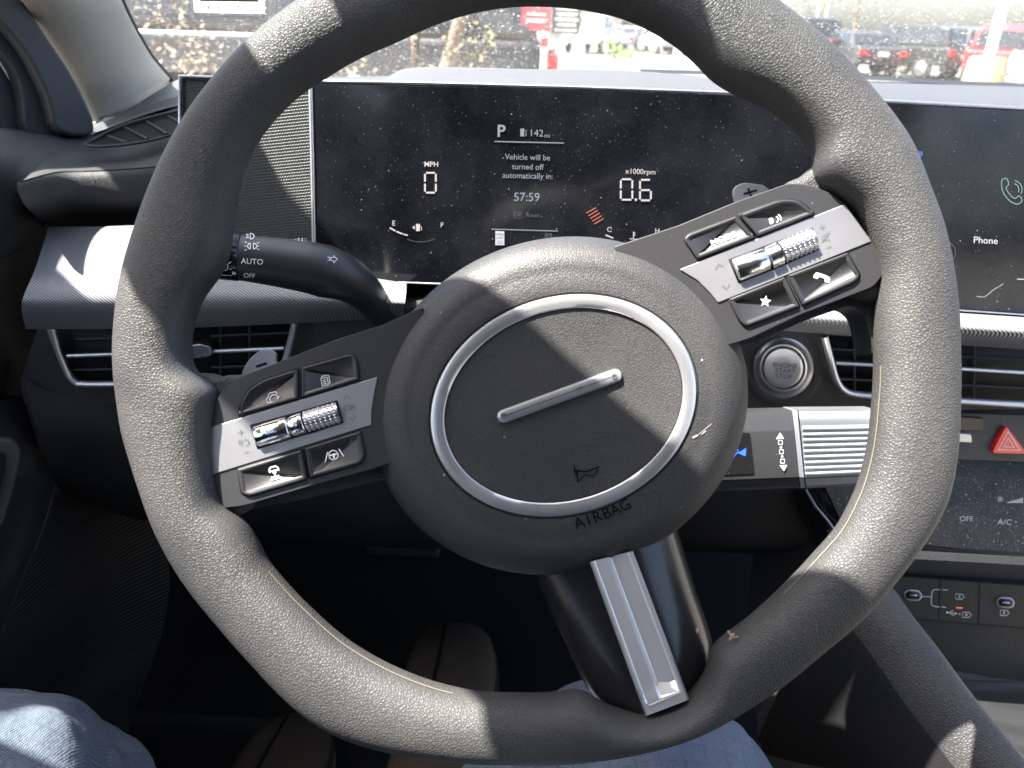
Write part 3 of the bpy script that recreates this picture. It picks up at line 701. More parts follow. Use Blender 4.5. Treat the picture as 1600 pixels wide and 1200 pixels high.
# soft greenish reflections come from the cabin itself
# --- cloth-mesh panel left of the display
GF = Frame(DF.pt(487, 300, -.004), tilt(7, 4))
gp = thing('mesh_side_panel', 'woven black mesh panel in a thin silver frame left of the display', 'panel', GF.pt(380, 280))
slab('mesh', GF, rpoly([(283,120,3),(484,129,1),(488,470,1),(283,440,1)], 3), 0, .010, M['grille'], gp, bevel=.0005)
railpx('frame', GF, [(281,240),(281,118.5),(400,123),(484,128.5)], .0012, M['chromedark'], gp, .0003)
railpx('frame', GF, [(287,240),(286.5,124),(400,128.5)], .0006, M['black'], gp, .0009)
# --- upper dash: pad, hood hump, ribbed top
def pgrid(name, rows, mat, parent, sub=0, **k):
    R = [[(PY(p[0], p[1], p[2])) for p in r] for r in rows]
    return grid(name, R, mat, parent, **k)
DT = DF.pt(800, 134, 0).y; 
def crow(pts, n=6): return catmull(pts, n)
yb = .60
rows = [crow([(484,134,DT),(640,134,DT),(885,140,DT),(1130,149,DT),(1370,161,DT),(1680,177,DT)]),
        crow([(484,127.5,DT+.004),(640,129,DT+.004),(885,135,DT+.004),(1130,144,DT+.004),(1370,156,DT+.004),(1680,172,DT+.004)]),
        crow([(484,125,.66),(640,119,.66),(885,116,.66),(1130,122,.66),(1370,141,.66),(1680,154,.66)]),
        crow([(484,122,.80),(640,118,.80),(885,116.5,.80),(1130,122,.80),(1370,134,.80),(1680,144,.80)]),
        crow([(484,120,1.12),(640,120,1.12),(885,120,1.12),(1130,122,1.12),(1370,127,1.12),(1680,137,1.12)])]
pgrid('dash_top', rows, M['dashtop'], dash)
rows = [crow([(590,129,DT+.012),(640,130,DT+.012),(885,136,DT+.012),(1180,148,DT+.012),(1260,152,DT+.012)]),
        crow([(600,125,DT+.05),(645,113,DT+.05),(885,108,DT+.05),(1080,118,DT+.05),(1240,148,DT+.05)]),
        crow([(612,124,DT+.16),(652,105,DT+.16),(885,110,DT+.16),(1020,116,DT+.16),(1110,128,DT+.16)]),
        crow([(612,128,DT+.22),(652,118,DT+.22),(885,120,DT+.22),(1020,121,DT+.22),(1110,130,DT+.22)])]
pgrid('instrument_hood', rows, M['dashhood'], dash)
rows = [crow([(1000,114,1.02),(1330,124,1.02),(1500,133,1.02),(1680,142,1.02)]), crow([(1000,107.5,1.10),(1330,117.5,1.10),(1500,126,1.10),(1680,134,1.10)])]
M['frit'] = principled('frit_band', (.05, .05, .05), .5)
pgrid('frit_band', rows, M['dark'], dash)
# left end cap of the dash, defroster vent
PL = lambda x, y, Y: PY(x, y, Y)
def patch(name, quad_rows, mat, parent, n=6, **k):
    R = [[PY(*p) for p in catmull(r, n)] for r in quad_rows]
    # smooth between rows as well
    Rt = list(zip(*R)); Rt = [[Vector(p) for p in catmull([tuple(v) for v in c], 4)] for c in Rt]
    return grid(name, [list(r) for r in zip(*Rt)], mat, parent, **k)
E_ = .045
def sh(rows, d): return [[(x, y, Y+d*min(1, max(0, (x+40)/120))) for x, y, Y in r] for r in rows]
patch('end_pad', sh([[(28,286,.50),(85,240,.58),(122,212,.64),(180,186,.68),(250,158,.70),(290,148,.70)],
                  [(27,288,.50),(88,250,.56),(140,245,.60),(200,232,.62),(250,215,.62),(292,205,.62)],
                  [(28,284,.49),(90,268,.525),(150,266,.54),(215,262,.545),(260,258,.55),(300,256,.55)]], E_), M['pad'], dash)
patch('end_pad_face', sh([[(28,284.5,.489),(90,268.5,.524),(150,266.5,.539),(215,262.5,.544),(260,258.5,.549),(330,254,.55)],
                  [(27,296,.484),(90,284,.518),(150,282,.534),(215,280,.540),(260,280,.545),(330,280,.548)],
                  [(40,322,.492),(95,318,.522),(150,318,.536),(215,318,.542),(260,318,.547),(330,318,.55)],
                  [(64,345,.54),(100,357,.56),(150,357,.57),(215,357,.575),(260,357,.575),(330,357,.575)]], E_), M['pad'], dash)
def seamY(x): return (.489+(min(x, 90)-28)/62*.035+max(0, min(x, 215)-90)/125*.020)+E_*min(1, (x+40)/120)
class SeamF:
    def pt(s, x, y, h): return PY(x, y, seamY(x)-.0022-h)
i = Ink(SeamF(), .0)
i.line(catmull([(30,285),(60,277),(90,269.5),(150,267.5),(215,263.5),(250,260)], 5), 1.6); i.build('stitched_seam', M['black'], dash)
vt = thing('defroster_vent', 'narrow slatted window vent set in the dash top left of the wheel', 'air vent', PY(220, 210, .61))
# small side vent, modelled as a dark well with four slats
rows = [[PY(*p) for p in catmull([(133,228,0.632),(180,206,0.647),(230,190,0.657),(292,176,0.662)], 5)], [PY(*p) for p in catmull([(150,231,0.620),(190,229,0.620),(240,221,0.624),(292,206,0.632)], 5)]]
nrm = Vector((0, -.35, .94)); rows = [[p+nrm*.0015 for p in r] for r in rows]
grid('well', rows, M['black'], vt)
ro_ = [(135,229,0.630),(180,205,0.645),(230,188.5,0.655),(292,174,0.660)]
tube('vent_frame', [PY(*p)+nrm*.0018 for p in catmull(ro_, 5)], .0014, M['pad'], vt, 8)
tube('vent_frame', [PY(*p)+nrm*.0018 for p in catmull([(135,229,0.630),(152,232,0.620),(190,230,0.620),(240,222,0.624),(292,207,0.632)], 5)], .0012, M['pad'], vt, 8)
for x in (0, 1, 2, 3):
    a = [(166,214,0.643),(196,202,0.649),(228,192,0.656),(262,184,0.659)][x]; b = [(200,227,0.621),(232,221,0.623),(262,213,0.627),(296,204,0.632)][x]
    tube('slat', [PY(*a)+nrm*.002, PY(*b)+nrm*.002], .0011, M['pad2'], vt, 6)
patch('end_top', [[(112,208,.72),(128,200,.74),(180,182,.78),(250,140,.87),(300,112,.97)], [(112,216,.69),(136,212,.69),(180,196,.70),(250,172,.715),(300,160,.725)]], M['dashtop'], dash)
# --- ribbed silver strip, left and right of the column: upper slope, nose, under-turn
Yt = YF+.034; Ym = YF-.022; Yn = YF-.040; Yu = YF-.020
def strip(name, top, mid, nose, low, und):
    R = []
    for pts, Y in ((top, Yt), (mid, Ym), (nose, Yn), (low, Yn+.002), (und, Yu)):
        R.append([PY(x, y, Y+(dy[0] if dy else 0)) for x, y, *dy in catmull([(a[0], a[1], a[2] if len(a) > 2 else 0.) for a in pts], 6)])
    Rt = list(zip(*R)); Rt = [[Vector(p) for p in catmull([tuple(v) for v in c], 4)] for c in Rt]
    return grid(name, [list(r) for r in zip(*Rt)], M['strip'], dash)
strip('trim_strip', [(76,354),(150,354),(260,354),(400,380),(560,420),(635,438)],
      [(55,420),(150,420),(260,420),(400,425),(560,440),(635,448)],
      [(37,462),(150,462),(260,462),(400,462),(560,466),(633,470)],
      [(34,485),(150,488),(260,490),(400,488),(560,482),(632,480)],
      [(40,514),(150,514),(260,513),(400,508),(560,500),(631,494)])
strip('trim_strip', [(1130,462),(1200,464),(1330,472),(1480,482),(1600,490),(1680,496)],
      [(1130,474),(1200,476),(1330,483),(1480,493),(1600,501),(1680,507)],
      [(1130,486),(1200,490),(1330,498),(1480,507),(1600,515),(1680,521)],
      [(1130,500),(1200,504),(1330,511),(1480,522),(1600,530),(1680,536)],
      [(1130,510),(1200,515),(1330,525),(1480,538),(1600,546),(1680,552)])
M['endcap'] = principled('strip_end', (.25, .25, .26), .5)
obj('strip_end_cap', [PY(636,437,Yt), PY(634,448,Ym), PY(632,470,Yn), PY(632,481,Yn), PY(631,494,Yu), PY(630,500,Yt+.03), PY(640,440,Yt+.04)], [(0,1,2,3,4,5,6)], M['dark'], dash, smooth=False)
# --- fascia below the strip
slab('fascia', FF, rpoly([(60,505),(640,480),(700,470),(1180,490),(1700,545),(1700,640),(1400,642),(1180,640),(1100,636),(640,640),(60,700),(30,600)], 4), -.004, .02, M['pad'], dash, bevel=.001)
patch('under_display', [[(560,436,YF+.01),(800,446,YF+.01),(1200,462,YF+.01),(1700,500,YF+.01)], [(560,470,YF+.03),(800,480,YF+.03),(1200,500,YF+.03),(1700,530,YF+.03)]], M['dark'], dash)
# --- knee panel and lower dash
patch('knee_panel', [[(36,590,YF-.01),(120,620,YF-.004),(400,640,YF),(640,640,YF),(900,640,YF),(1200,650,YF),(1420,650,YF+.01)],
                     [(60,680,YF-.02),(160,700,YF-.01),(400,720,YF),(640,730,YF),(900,730,YF),(1200,760,YF),(1400,760,YF+.02)],
                     [(90,760,YF+.0),(200,800,YF+.02),(400,830,YF+.03),(640,850,YF+.04),(900,850,YF+.04),(1200,860,YF+.04),(1380,870,YF+.05)],
                     [(120,780,YF+.14),(220,810,YF+.15),(400,830,YF+.2),(640,850,YF+.2),(900,850,YF+.2),(1200,860,YF+.2),(1380,870,YF+.2)]], M['dark'], dash)
KF = Frame(PY(170, 650, YF-.012), tilt(-4))
i = Ink(type('E', (), {'pt': staticmethod(lambda x, y, h: PY(x, y, YF-.016-h))})(), .0)
i.line(catmull([(148,628),(152,645),(160,662),(172,671),(200,673)], 5), 1.2); i.line([(187,647),(192,647)], 1.4); i.build('hatch_outline', M['rubber'], dash)
# --- air vents
VF = Frame(FF.pt(1224, 575, .003), FF.n)
def air_vent(label, well, frame, slats, vanes, knob):
    v = thing('air_vent', label, 'air vent', FF.pt(well[0][0], well[0][1]), 'air vents along the dashboard')
    slab('well', FF, rpoly(well, 4), -.003, .004, M['black'], v, bevel=0)
    # deep box so that the opening has depth
    for fr_ in frame: 
        P = [VF.pt(*p[:2]) for p in catmull(fr_, 6)]; tube('vent_frame', P, .0032, M['silver'], v, 10, flat=.8)
    for s_ in slats: tube('slat', [VF.pt(*p, .001) for p in s_], .0016, M['silver'], v, 8)
    for s_ in vanes: tube('vane', [VF.pt(*p, -.004) for p in s_], .0010, M['pad2'], v, 6)
    if knob: slab('knob', VF, rpoly(knob, 3), .006, .008, M['chromedark'], v, bevel=.0012)
    return v
air_vent('left air vent with silver slat and round framed corner by the door', [(86,512,2),(458,500,2),(444,588,14),(420,596,10),(128,598,22),(108,586,10)],
         [[(80,513),(88,540),(98,565),(108,586),(118,597),(132,600),(200,600),(300,599),(400,598),(425,597)], [(425,597),(438,588),(450,550),(461,503)]],
         [[(106,556),(190,553),(292,550)], [(330,549),(444,544)]], [[(120,530),(300,526)], [(330,525),(450,520)], [(115,578),(300,575)], [(330,574),(440,570)], [(200,512),(200,598)], [(345,508),(345,595)], [(390,506),(390,594)]],
         [(290,540,3),(312,538,2),(328,542,2),(330,556,2),(312,560,2),(290,560,3)])
air_vent('right air vent with two silver bars beside the start button', [(1290,525,2),(1700,552,2),(1700,636,2),(1340,614,20),(1318,604,10)],
         [[(1288,525),(1297,560),(1306,592),(1318,609),(1338,616),(1380,619),(1480,625),(1600,632),(1700,638)]],
         [[(1306,567),(1400,572),(1490,578)], [(1500,576),(1600,582),(1700,588)]], [[(1300,545),(1700,568)], [(1312,592),(1700,612)], [(1335,530),(1335,612)], [(1416,532),(1416,618)], [(1522,540),(1520,625)]],
         [(1492,564,2),(1500,563,2),(1503,572,2),(1500,584,2),(1492,585,2)])
# --- start button
sb = thing('start_button', 'round silver engine start button on the dashboard right of the wheel hub', 'button', FF.pt(1224, 575))
def lathe(name, fr, cx, cy, prof, mat, parent, n=48, sqx=1.):
    rows = [[fr.pt(cx+r*math.cos(2*pi*k/n), cy+r*math.sin(2*pi*k/n), h) for k in range(n)] for r, h in prof]
    return grid(name, rows, mat, parent, close_u=True, auto=50)
lathe('bezel', FF, 1224, 575, [(50,-.004),(44,-.003),(40,-.001),(38.5,.0015),(37,.003),(34.5,.0032),(33,.0018),(32.5,-.001)], M['silver'], sb)
bt = lathe('cap', FF, 1224, 575, [(32,-.001),(31.5,.0022),(30,.0034),(26,.0036),(13,.0030),(.2,.0028)], M['silver'], sb)
SF = Frame(FF.pt(1224, 575, .0036), FF.n)
M['navy'] = principled('navy_print', (.03, .035, .09), .5)
i = Ink(SF, .0002); i.text(1227, 571.5, 7.2, 'ENGINE', 3, 1.1); i.text(1227, 580, 7.2, 'START', 3, 1.1); i.text(1225, 588.5, 7.2, 'STOP', 3, 1.1); i.build('lettering', M['navy'], bt)
# collar pad under the button
lathe('collar', FF, 1224, 575, [(66,-.0045),(58,-.003),(51,-.0025),(46,-.0038)], M['pad'], sb)
# --- stalks
lev = thing('light_stalk', 'black indicator stalk with headlamp symbols left of the wheel', 'stalk', PY(520, 440, YF-.06))
YL = YF-.075
A = [PY(300,393,YL-.012), PY(350,399,YL-.008), PY(375,402,YL-.006), PY(440,411,YL), PY(500,422,YL+.006), PY(545,438,YL+.016), PY(578,466,YL+.035), PY(610,510,YL+.07), PY(660,570,YL+.1)]
P_ = [Vector(p) for p in catmull([tuple(p) for p in A], 6)]
rr_ = lambda px: px/FPX*.455
RADS = []
for k in range(len(P_)):
    t = k/(len(P_)-1); RADS.append(rr_(38) if t < .27 else rr_(38+(45-38)*min(1, (t-.27)/.25) if t < .52 else 45-15*min(1, (t-.52)/.25)))
tube('lever', P_, RADS, M['satin'], lev, 28, upv=(0, 0, 1))
c0, c1 = PY(316,395,YL-.0105), PY(376,402,YL-.006)
tube('twist_collar', [c0, c0.lerp(c1, .03), c0.lerp(c1, .97), c1], [rr_(38), rr_(39.6), rr_(39.6), rr_(38)], M['gloss'], lev, 32)
class CylF:
    def __init__(s, a, b, r): s.a = a; s.d = (b-a).normalized(); s.r = r
    def pt(s, px, py, h=0):
        r = ray(px, py); o = CAM-s.a; rp = r-s.d*r.dot(s.d); op = o-s.d*o.dot(s.d)
        R2 = (s.r+h)**2; a = rp.dot(rp); b = 2*rp.dot(op); c = op.dot(op)-R2; D = b*b-4*a*c
        t = (-b-math.sqrt(max(0, D)))/(2*a); return CAM+r*t
LF = CylF(PY(350,399,YL-.008), PY(500,422,YL+.006), rr_(41)); LF2 = CylF(c0, c1, rr_(39.6))
i = Ink(LF, .0006)
i.text(394, 409, 9, 'AUTO', 3, 1.); i.text(389.5, 431, 7.5, 'OFF', 5, 1.)
i.arc(391, 369, 6, -90, 90, 1.2, 4.5); i.line([(391,364.5),(391,373.5)], 1.2); [i.line([(384.5,366+k*2.6),(388.5,366+k*2.6)], .9) for k in range(3)]
i.arc(391, 384.5, 4, 90, 270, 1.2, 4.5); i.line([(391,380),(391,389)], 1.2); i.arc(396, 384.5, 5, -90, 90, 1.2, 4.5); i.line([(396,380),(396,389)], 1.2)
for d in (-1, 0, 1): i.line([(385.5,384.5+d*5),(382,384.5+d*7)][::1], 1); i.line([(401.5,384.5+d*4),(405,384.5+d*6)], 1)
i.text(471, 382.5, 5.5, 'AUTO', 6, 1.1); i.arc(467, 375, 3, 90, 270, 1, 3); i.line([(467,372),(467,378)], .9); i.line([(472,372),(472,378)], .9); i.line([(475,373),(479,373.5)], .9); i.line([(475,376),(479,376.5)], .9); i.line([(460,374),(463,374)], .9)
i.line([(506,404),(511,398),(511,401.5),(515,402),(515,407),(511,406.5),(511,410)], 1.1, True); i.line([(527,405),(521,399.5),(521,402.5),(517,402),(517,407),(521,407.5),(521,411)], 1.1, True)
i.build('symbol', M['ink'], lev)
i = Ink(LF2, .0004); i.arc(350, 417, 6, -60, 80, 1.1); i.line([(357,412),(361,409)], 1); i.line([(358,420),(362,421)], 1); i.poly([(363,424),(370,427),(363,429.5)]); i.line([(345,430),(362,430.5)], .8); i.build('collar_symbol', M['ink'], lev)
i = Ink(LF2, .0004); i.line([(330,402),(376,405)], 1.0); i.line([(330,372),(376,377)], .7); i.build('collar_groove', M['black'], lev)
# gear selector stalk
YS = YF-.085
SFm = Frame(PY(1200, 700, YS), tilt(20))
gs = thing('gear_stalk', 'black gear selector stalk with a ridged silver end below the start button', 'gear selector', SFm.pt(1200, 700))
def hprism(name, fr, outline_top, outline_bot, prof, mat, parent, ncol=2, **k):
    """bar running sideways: prof = list of (t down, height)"""
    rows = [[fr.pt(*lerp2(outline_top[c], outline_bot[c], t), h) for c in range(len(outline_top))] for t, h in prof]
    V = [v for r in rows for v in r]; nc = len(outline_top); nr = len(rows)
    F = [(j*nc+i_, j*nc+i_+1, (j+1)*nc+i_+1, (j+1)*nc+i_) for j in range(nr-1) for i_ in range(nc-1)]
    back = [p-fr.n*.02 for p in (rows[0][0], rows[0][-1], rows[-1][-1], rows[-1][0])]; o_ = len(V); V += back
    F += [(o_, o_+1, nc-1, 0), (o_+2, o_+3, (nr-1)*nc, nr*nc-1), (o_, o_+1, o_+2, o_+3), [o_+1]+[j*nc+nc-1 for j in range(nr)]+[o_+2], [o_+3]+[j*nc for j in range(nr-1, -1, -1)]+[o_]]
    return obj(name, V, F, mat, parent, auto=25, **k)
hprism('lever', SFm, [(1060,646),(1237,642)], [(1060,770),(1250,762)], [(0,-.004),(.03,0),(.24,.004),(.27,.0045),(.86,.0045),(.88,.003),(.97,.001),(1,-.003)], M['satin'], gs)
hprism('band', SFm, [(1238,641),(1245.5,641)], [(1251,762.5),(1258,762.5)], [(0,-.003),(.03,.001),(.24,.005),(.86,.0055),(.97,.002),(1,-.003)], M['silver'], gs)
hprism('end_cap', SFm, [(1248,641),(1370,640)], [(1260,763),(1370,757)], [(0,-.003),(.02,.001),(.10,.0035),(.115,.005),(.17,.0058),(.86,.0058),(.88,.0025),(.97,.001),(1,-.003)], M['silver2'], gs)
rf = []
nr = 9
pr = [(.20,.0058)]
for k in range(nr):
    a = .22+k*.072; pr += [(a,.0068),(a+.018,.0075),(a+.034,.0073),(a+.046,.0040),(a+.062,.0042)]
pr.append((.87,.0055))
hprism('ridged_grip', SFm, [(1252,641),(1360,640)], [(1260,763),(1360,758)], pr, M['silver'], gs)
slab('gear_display', SFm, rpoly([(1085,674,2),(1172,676,5),(1179,741,5),(1085,745,2)], 3), .0052, .002, M['gloss'], gs, bevel=.0003)
GFm = Frame(SFm.pt(1200, 700, .0054), SFm.n)
i = Ink(GFm, .0001); i.line([(1146,703),(1152,702),(1154,706),(1149,710),(1146,715)], 1.8); i.poly([(1153,708),(1166,700),(1165,713)]); i.build('gear_letter', M['ledblue'], gs)
i = Ink(GFm, .0001)
i.poly([(1212.5,686),(1219,676),(1225,685.5)]); i.poly([(1218,727),(1230,726.5),(1225,736)])
for y, x in ((691.5,1219.5),(706,1221),(720.5,1222.8)): i.line([(x-3,y-3),(x+3,y-3),(x+3,y+3),(x-3,y+3)], 1.1, True)
for y, x in ((699,1220.2),(713.5,1222)): i.poly([(x-1.5,y-1.5),(x+1.5,y-1.5),(x+1.5,y+1.5),(x-1.5,y+1.5)])
i.build('direction_marks', M['ink'], gs)
#tube('stalk_root', [PY(1180,640,YF), PY(1215,632,YF-.02)], .003, M['chromedark'], gs, 8)
# --- centre stack
CSF = Frame(PY(1530, 690, YF-.005), tilt(8)); CLF = Frame(PY(1500, 790, YF-.010), tilt(26)); CBF = Frame(PY(1500, 930, YF+.005), tilt(4))
cs = thing('centre_stack', 'centre stack with a dusty glossy climate panel right of the wheel', 'control panel', CLF.pt(1500, 790))
slab('switch_row', CSF, rpoly([(1330,640,2),(1700,652,2),(1700,726,2),(1330,712,2)], 2), 0, .012, M['stack'], cs, bevel=.001)
slab('media_key', CSF, rpoly([(1440,648,2),(1538,654,4),(1537,674,4),(1440,670,2)], 2), .0025, .003, M['gloss'], cs, bevel=.0005)
i = Ink(Frame(CSF.pt(1500, 660, .0030), CSF.n), .0004); i.text(1487, 664.5, 7, 'MEDIA', 3, 1.0); i.build('lettering', M['ink'], cs)
slab('silver_toggle', CSF, rpoly([(1460,675,2),(1518,679,3),(1519,692,3),(1460,689,2)], 2), .006, .007, M['silver'], cs, bevel=.0012)
hz = thing('hazard_button', 'red triangular hazard light button on the centre stack', 'button', CSF.pt(1576, 690))
slab('cap', CSF, rpoly([(1572,665,7),(1606,710,7),(1549,708.5,7)], 6, 5), .004, .006, M['red'], hz, bevel=.0012)
i = Ink(Frame(CSF.pt(1576, 690, .0042), CSF.n), .0001)
i.line([(1575,674),(1594,704),(1560,702.5)], 2.2, True); i.line([(1575.5,684),(1584.5,699),(1568,698)], 2, True); i.build('triangle_mark', M['white'], hz)
slab('climate_panel', CLF, rpoly([(1270,720,6),(1430,713,2),(1720,728,2),(1720,872,2),(1500,858,1),(1430,850,4),(1330,850,20)], 4), .002, .010, M['climate'], cs, bevel=.001)
slab('panel_lip', CLF, rpoly([(1380,858,2),(1720,878,2),(1720,890,2),(1400,872,2)], 2), .004, .012, M['pad2'], cs, bevel=.001)
i = Ink(Frame(CLF.pt(1500, 790, .002), CLF.n), .0002)
i.text(1510, 811, 8.5, 'OFF', 3, 1.05); i.text(1570, 816, 9, 'A/C', 3, 1.1)
for a in range(4): i.circle(1563+2.4*math.cos(a*pi/2+.8), 780+2.4*math.sin(a*pi/2+.8), 1.7, .7)
for k in range(7): i.poly([(1574+k*3.6,786),(1576.6+k*3.6,786),(1576.6+k*3.6,784-k*1.0),(1574+k*3.6,784-k*1.0)])
i.build('lettering', M['inkm'] if 'inkm' in M else M['leddim'], cs)
slab('lower_panel', CBF, rpoly([(1330,845,2),(1720,875,2),(1720,1090,2),(1560,1062,2),(1360,1010,2),(1250,780,20),(1330,760,4)], 2), -.006, .02, M['pad2'], cs, bevel=.001)
slab('port_panel', CBF, rpoly([(1386,900,3),(1700,922,2),(1700,990,2),(1386,964,3)], 2), .0, .006, M['satin2'] if 'satin2' in M else M['pad2'], cs, bevel=.0006)
i = Ink(CBF, .0003); i.line([(1388,899),(1470,905),(1530,910),(1700,922)], .9); i.line([(1469,905),(1467,969)], 1.2); i.line([(1531,909),(1529,975)], 1.2); i.line([(1390,964),(1530,976),(1700,990)], 1); i.build('panel_gap', M['black'], cs)
i = Ink(CBF, .0004)
i.line([(1441,932),(1454,932.5)], 1); i.line([(1462,921),(1458,922),(1456,926),(1455,944),(1458,947),(1463,948)], 1.2); i.line([(1462,921),(1469,921.5)], 1.2); i.line([(1473,921.5),(1481,922)], 1.2); i.line([(1463,948),(1468,948)], 1.2); i.line([(1471,948.5),(1478,949)], 1.2)
for cx, cy in ((1499,932),(1510,960.5),(1569,957.5)):
    i.line([(cx-6,cy-4),(cx+5,cy-3.6),(cx+5,cy-2),(cx+7,cy-1.5),(cx+7,cy+2),(cx+5,cy+2.4),(cx+5,cy+4.4),(cx-6,cy+4)], 1, True); i.poly([(cx+1,cy-3),(cx-2.5,cy+.6),(cx-.3,cy+.5),(cx-1.2,cy+3.2),(cx+2.2,cy-.4),(cx,cy-.4)])
i.line([(1479,957),(1492,958.5)], 1.1); i.disc(1480, 957, 1.8); i.line([(1483,957.5),(1487,954),(1490,954.3)], .9); i.line([(1485,958),(1489,961.5),(1491,961.5)], .9); i.poly([(1492,956.5),(1496,958.7),(1492,960.7)]); i.line([(1498,959.3),(1501,959.5)], .9); i.line([(1499.5,958),(1499.5,961)], .9)
i.build('port_symbols', M['inkdim'] if 'inkdim' in M else M['ink'], cs)
i = Ink(CBF, .0004); i.line([(1494,949.5),(1504,950)], 2.2); i.build('status_light', M['ledorange'], cs)
for cx, cy in ((1427, 930.5), (1571.5, 942)):
    prt = thing('usb_port', ('usb socket joined by lines to two symbols, nearest the wheel' if cx < 1500 else 'usb socket above a battery symbol at the right edge'), 'usb port', CBF.pt(cx, cy))
    slab('surround', CBF, capsule((cx-6, cy-.5), (cx+6, cy+.5), 7.6, 6), .0012, .002, M['ink'], prt, bevel=0)
    slab('plate', CBF, capsule((cx-6, cy-.5), (cx+6, cy+.5), 6.5, 6), .0014, .002, M['satin'], prt, bevel=0)
    slab('socket', CBF, capsule((cx-6, cy-.5), (cx+6, cy+.5), 3.4, 6), .0017, .002, M['black'], prt, bevel=0)
    slab('tongue', CBF, capsule((cx-5, cy-.4), (cx+5, cy+.4), 1.3, 5), .0019, .001, M['chromedark'], prt, bevel=0)
# tray below the ports
patch('tray', [[(1340,1000,YF+.01),(1420,1020,YF+.01),(1700,1065,YF+.01)], [(1380,1060,YF-.01),(1460,1075,YF-.01),(1700,1095,YF-.01)], [(1440,1170,YF-.10),(1520,1180,YF-.10),(1700,1200,YF-.10)], [(1480,1300,YF-.20),(1560,1310,YF-.20),(1700,1320,YF-.20)]], M['mesh'], cs)
# --- centre console side with padded rail
con = thing('centre_console', 'padded leather console rail running down beside the right knee', 'console', PZ(1450, 1050, .72))
zc = .74
rows = []
edge = [(1345,915,.785),(1372,955,.776),(1410,1005,.765),(1460,1075,.75),(1520,1150,.735),(1580,1225,.72),(1640,1300,.70)]
C_ = [PZ(*p) for p in edge]
C_ = [Vector(p) for p in catmull([tuple(c) for c in C_], 5)]
prof = [(.030,-.05),(.028,-.012),(.022,-.001),(.012,.003),(.0,.001),(-.010,-.006),(-.018,-.022),(-.026,-.07),(-.036,-.15),(-.045,-.30)]
for c in C_: rows.append([c+Vector((dx, 0, dz)) for dx, dz in prof])
Rt = [[Vector(p) for p in catmull([tuple(v) for v in r], 3)] for r in rows]
front = Rt[0]; nose = [[p+Vector((0, .004, -.001)) for p in front], [p+Vector((.002, .014, -.006)) for p in front], [Vector((p.x*.98+.002, p.y+.02, p.z-.05)) for p in front]]
rl = grid('padded_rail', nose[::-1]+Rt, [M['console'], M['dark']], con)
for f_ in rl.data.polygons:
    if f_.index % (len(Rt[0])-1) >= 17: f_.material_index = 1
# lower console wall between the rail and the footwell
patch('side_wall', [[(1180,850,.62),(1245,840,.58),(1300,870,.55),(1340,960,.52)], [(1170,960,.60),(1240,960,.56),(1300,1000,.50),(1350,1060,.46)], [(1190,1210,.40),(1270,1220,.38),(1340,1230,.36),(1400,1260,.34)], [(1210,1400,.2),(1290,1400,.2),(1360,1400,.2),(1420,1400,.2)]], M['pad2'], con)
patch('stack_side', [[(1215,765,YF+.02),(1262,765,YF-.01),(1290,770,YF-.02)], [(1230,800,YF+.03),(1285,830,YF-.01),(1330,850,YF-.02)], [(1250,850,YF+.06),(1300,880,YF+.03),(1360,900,YF)]], M['gloss'], con)
railpx('bright_edge', CLF, [(1259,765),(1275,792),(1292,812),(1305,830)], .0012, M['silver2'], con, .004)
# ================================================================ CABIN: pillar, door, roof, windscreen, floor
apil = thing('windscreen_pillar', 'pale beige cloth covered pillar between side window and windscreen', 'pillar', PY(190, 150, .8))
# lofted convex pillar trim: left edge / right edge pixel curves
Lp = [(-20,-90,.60),(37,0,.66),(78,62,.71),(119,125,.76),(137,165,.79),(146,196,.80)]
Rp = [(150,-90,.72),(187,0,.78),(206,40,.82),(231,84,.87),(250,108,.90),(264,124,.92)]
Lc_ = [PY(*p) for p in catmull(Lp, 6)]; Rc_ = [PY(*p) for p in catmull(Rp, 6)]
rows = []
for l, r in zip(Lc_, Rc_):
    nn = (CAM-(l+r)/2).normalized(); row = []
    for k in range(15):
        t = k/14; row.append(l.lerp(r, t)+nn*(.035*math.sin(pi*t)**.8))
    rows.append([row[0]-nn*.01]+row+[row[-1]-nn*.02])
# skirt flare at the foot
b = [PY(*p) for p in catmull([(146,196,.79),(160,184,.80),(190,178,.815),(218,172,.83),(240,160,.85),(256,142,.88),(264,124,.92)], 3)]
b = [b[min(len(b)-1, round(k*(len(b)-1)/16))] for k in range(17)]
rows[-1] = b
grid('cloth_trim', rows, M['beige'], apil, thick=.003)
tube('glass_seal', [PY(x+2, y, Y+.01) for x, y, Y in catmull(Rp, 6)], .0035, M['rubber'], apil, 8)
# unseen roof sheet, outline and openings cut along the sun for chosen shadow edges
ZR = 1.42
def back(p): t = (ZR-p.z)/SUN.z; p = p+SUN*t; return Vector((p.x, p.y))
def bw(x, y, h=.012): return back(W.pt(x, y, h))
def byt(x, y, Y): return back(PY(x, y, Y))
up = [bw(410, 126), bw(742, 415), bw(1000, 640), bw(1300, 900)]
lo = [bw(195, 425), bw(235, 500), bw(440, 700), bw(740, 1085)]
vis = [bw(560, 75), bw(1090, 75), bw(1125, 125)]
dp1, dp2 = back(DF.pt(485, 330)), back(DF.pt(400, 230))
outer = [Vector((-.66, .66)), Vector((-.42, .66)), dp2, dp1, Vector((-.335, .44)), up[0], up[1], up[2], up[3], Vector((.10, .10)), Vector((.30, .0)), Vector((.72, -.02)), Vector((.72, -1.9)), Vector((-.52, -1.9)), Vector((-.50, -.3)), Vector((-.43, -.02)), Vector((-.31, .09)), lo[3], lo[2], lo[1], lo[0], Vector((-.44, .35)), Vector((-.66, .42))]
hole1 = [Vector(v) for v in ((-.584, .535), (-.556, .575), (-.528, .545), (-.524, .479), (-.545, .455), (-.583, .488))]  # opening added to drop a sun patch on the left trim
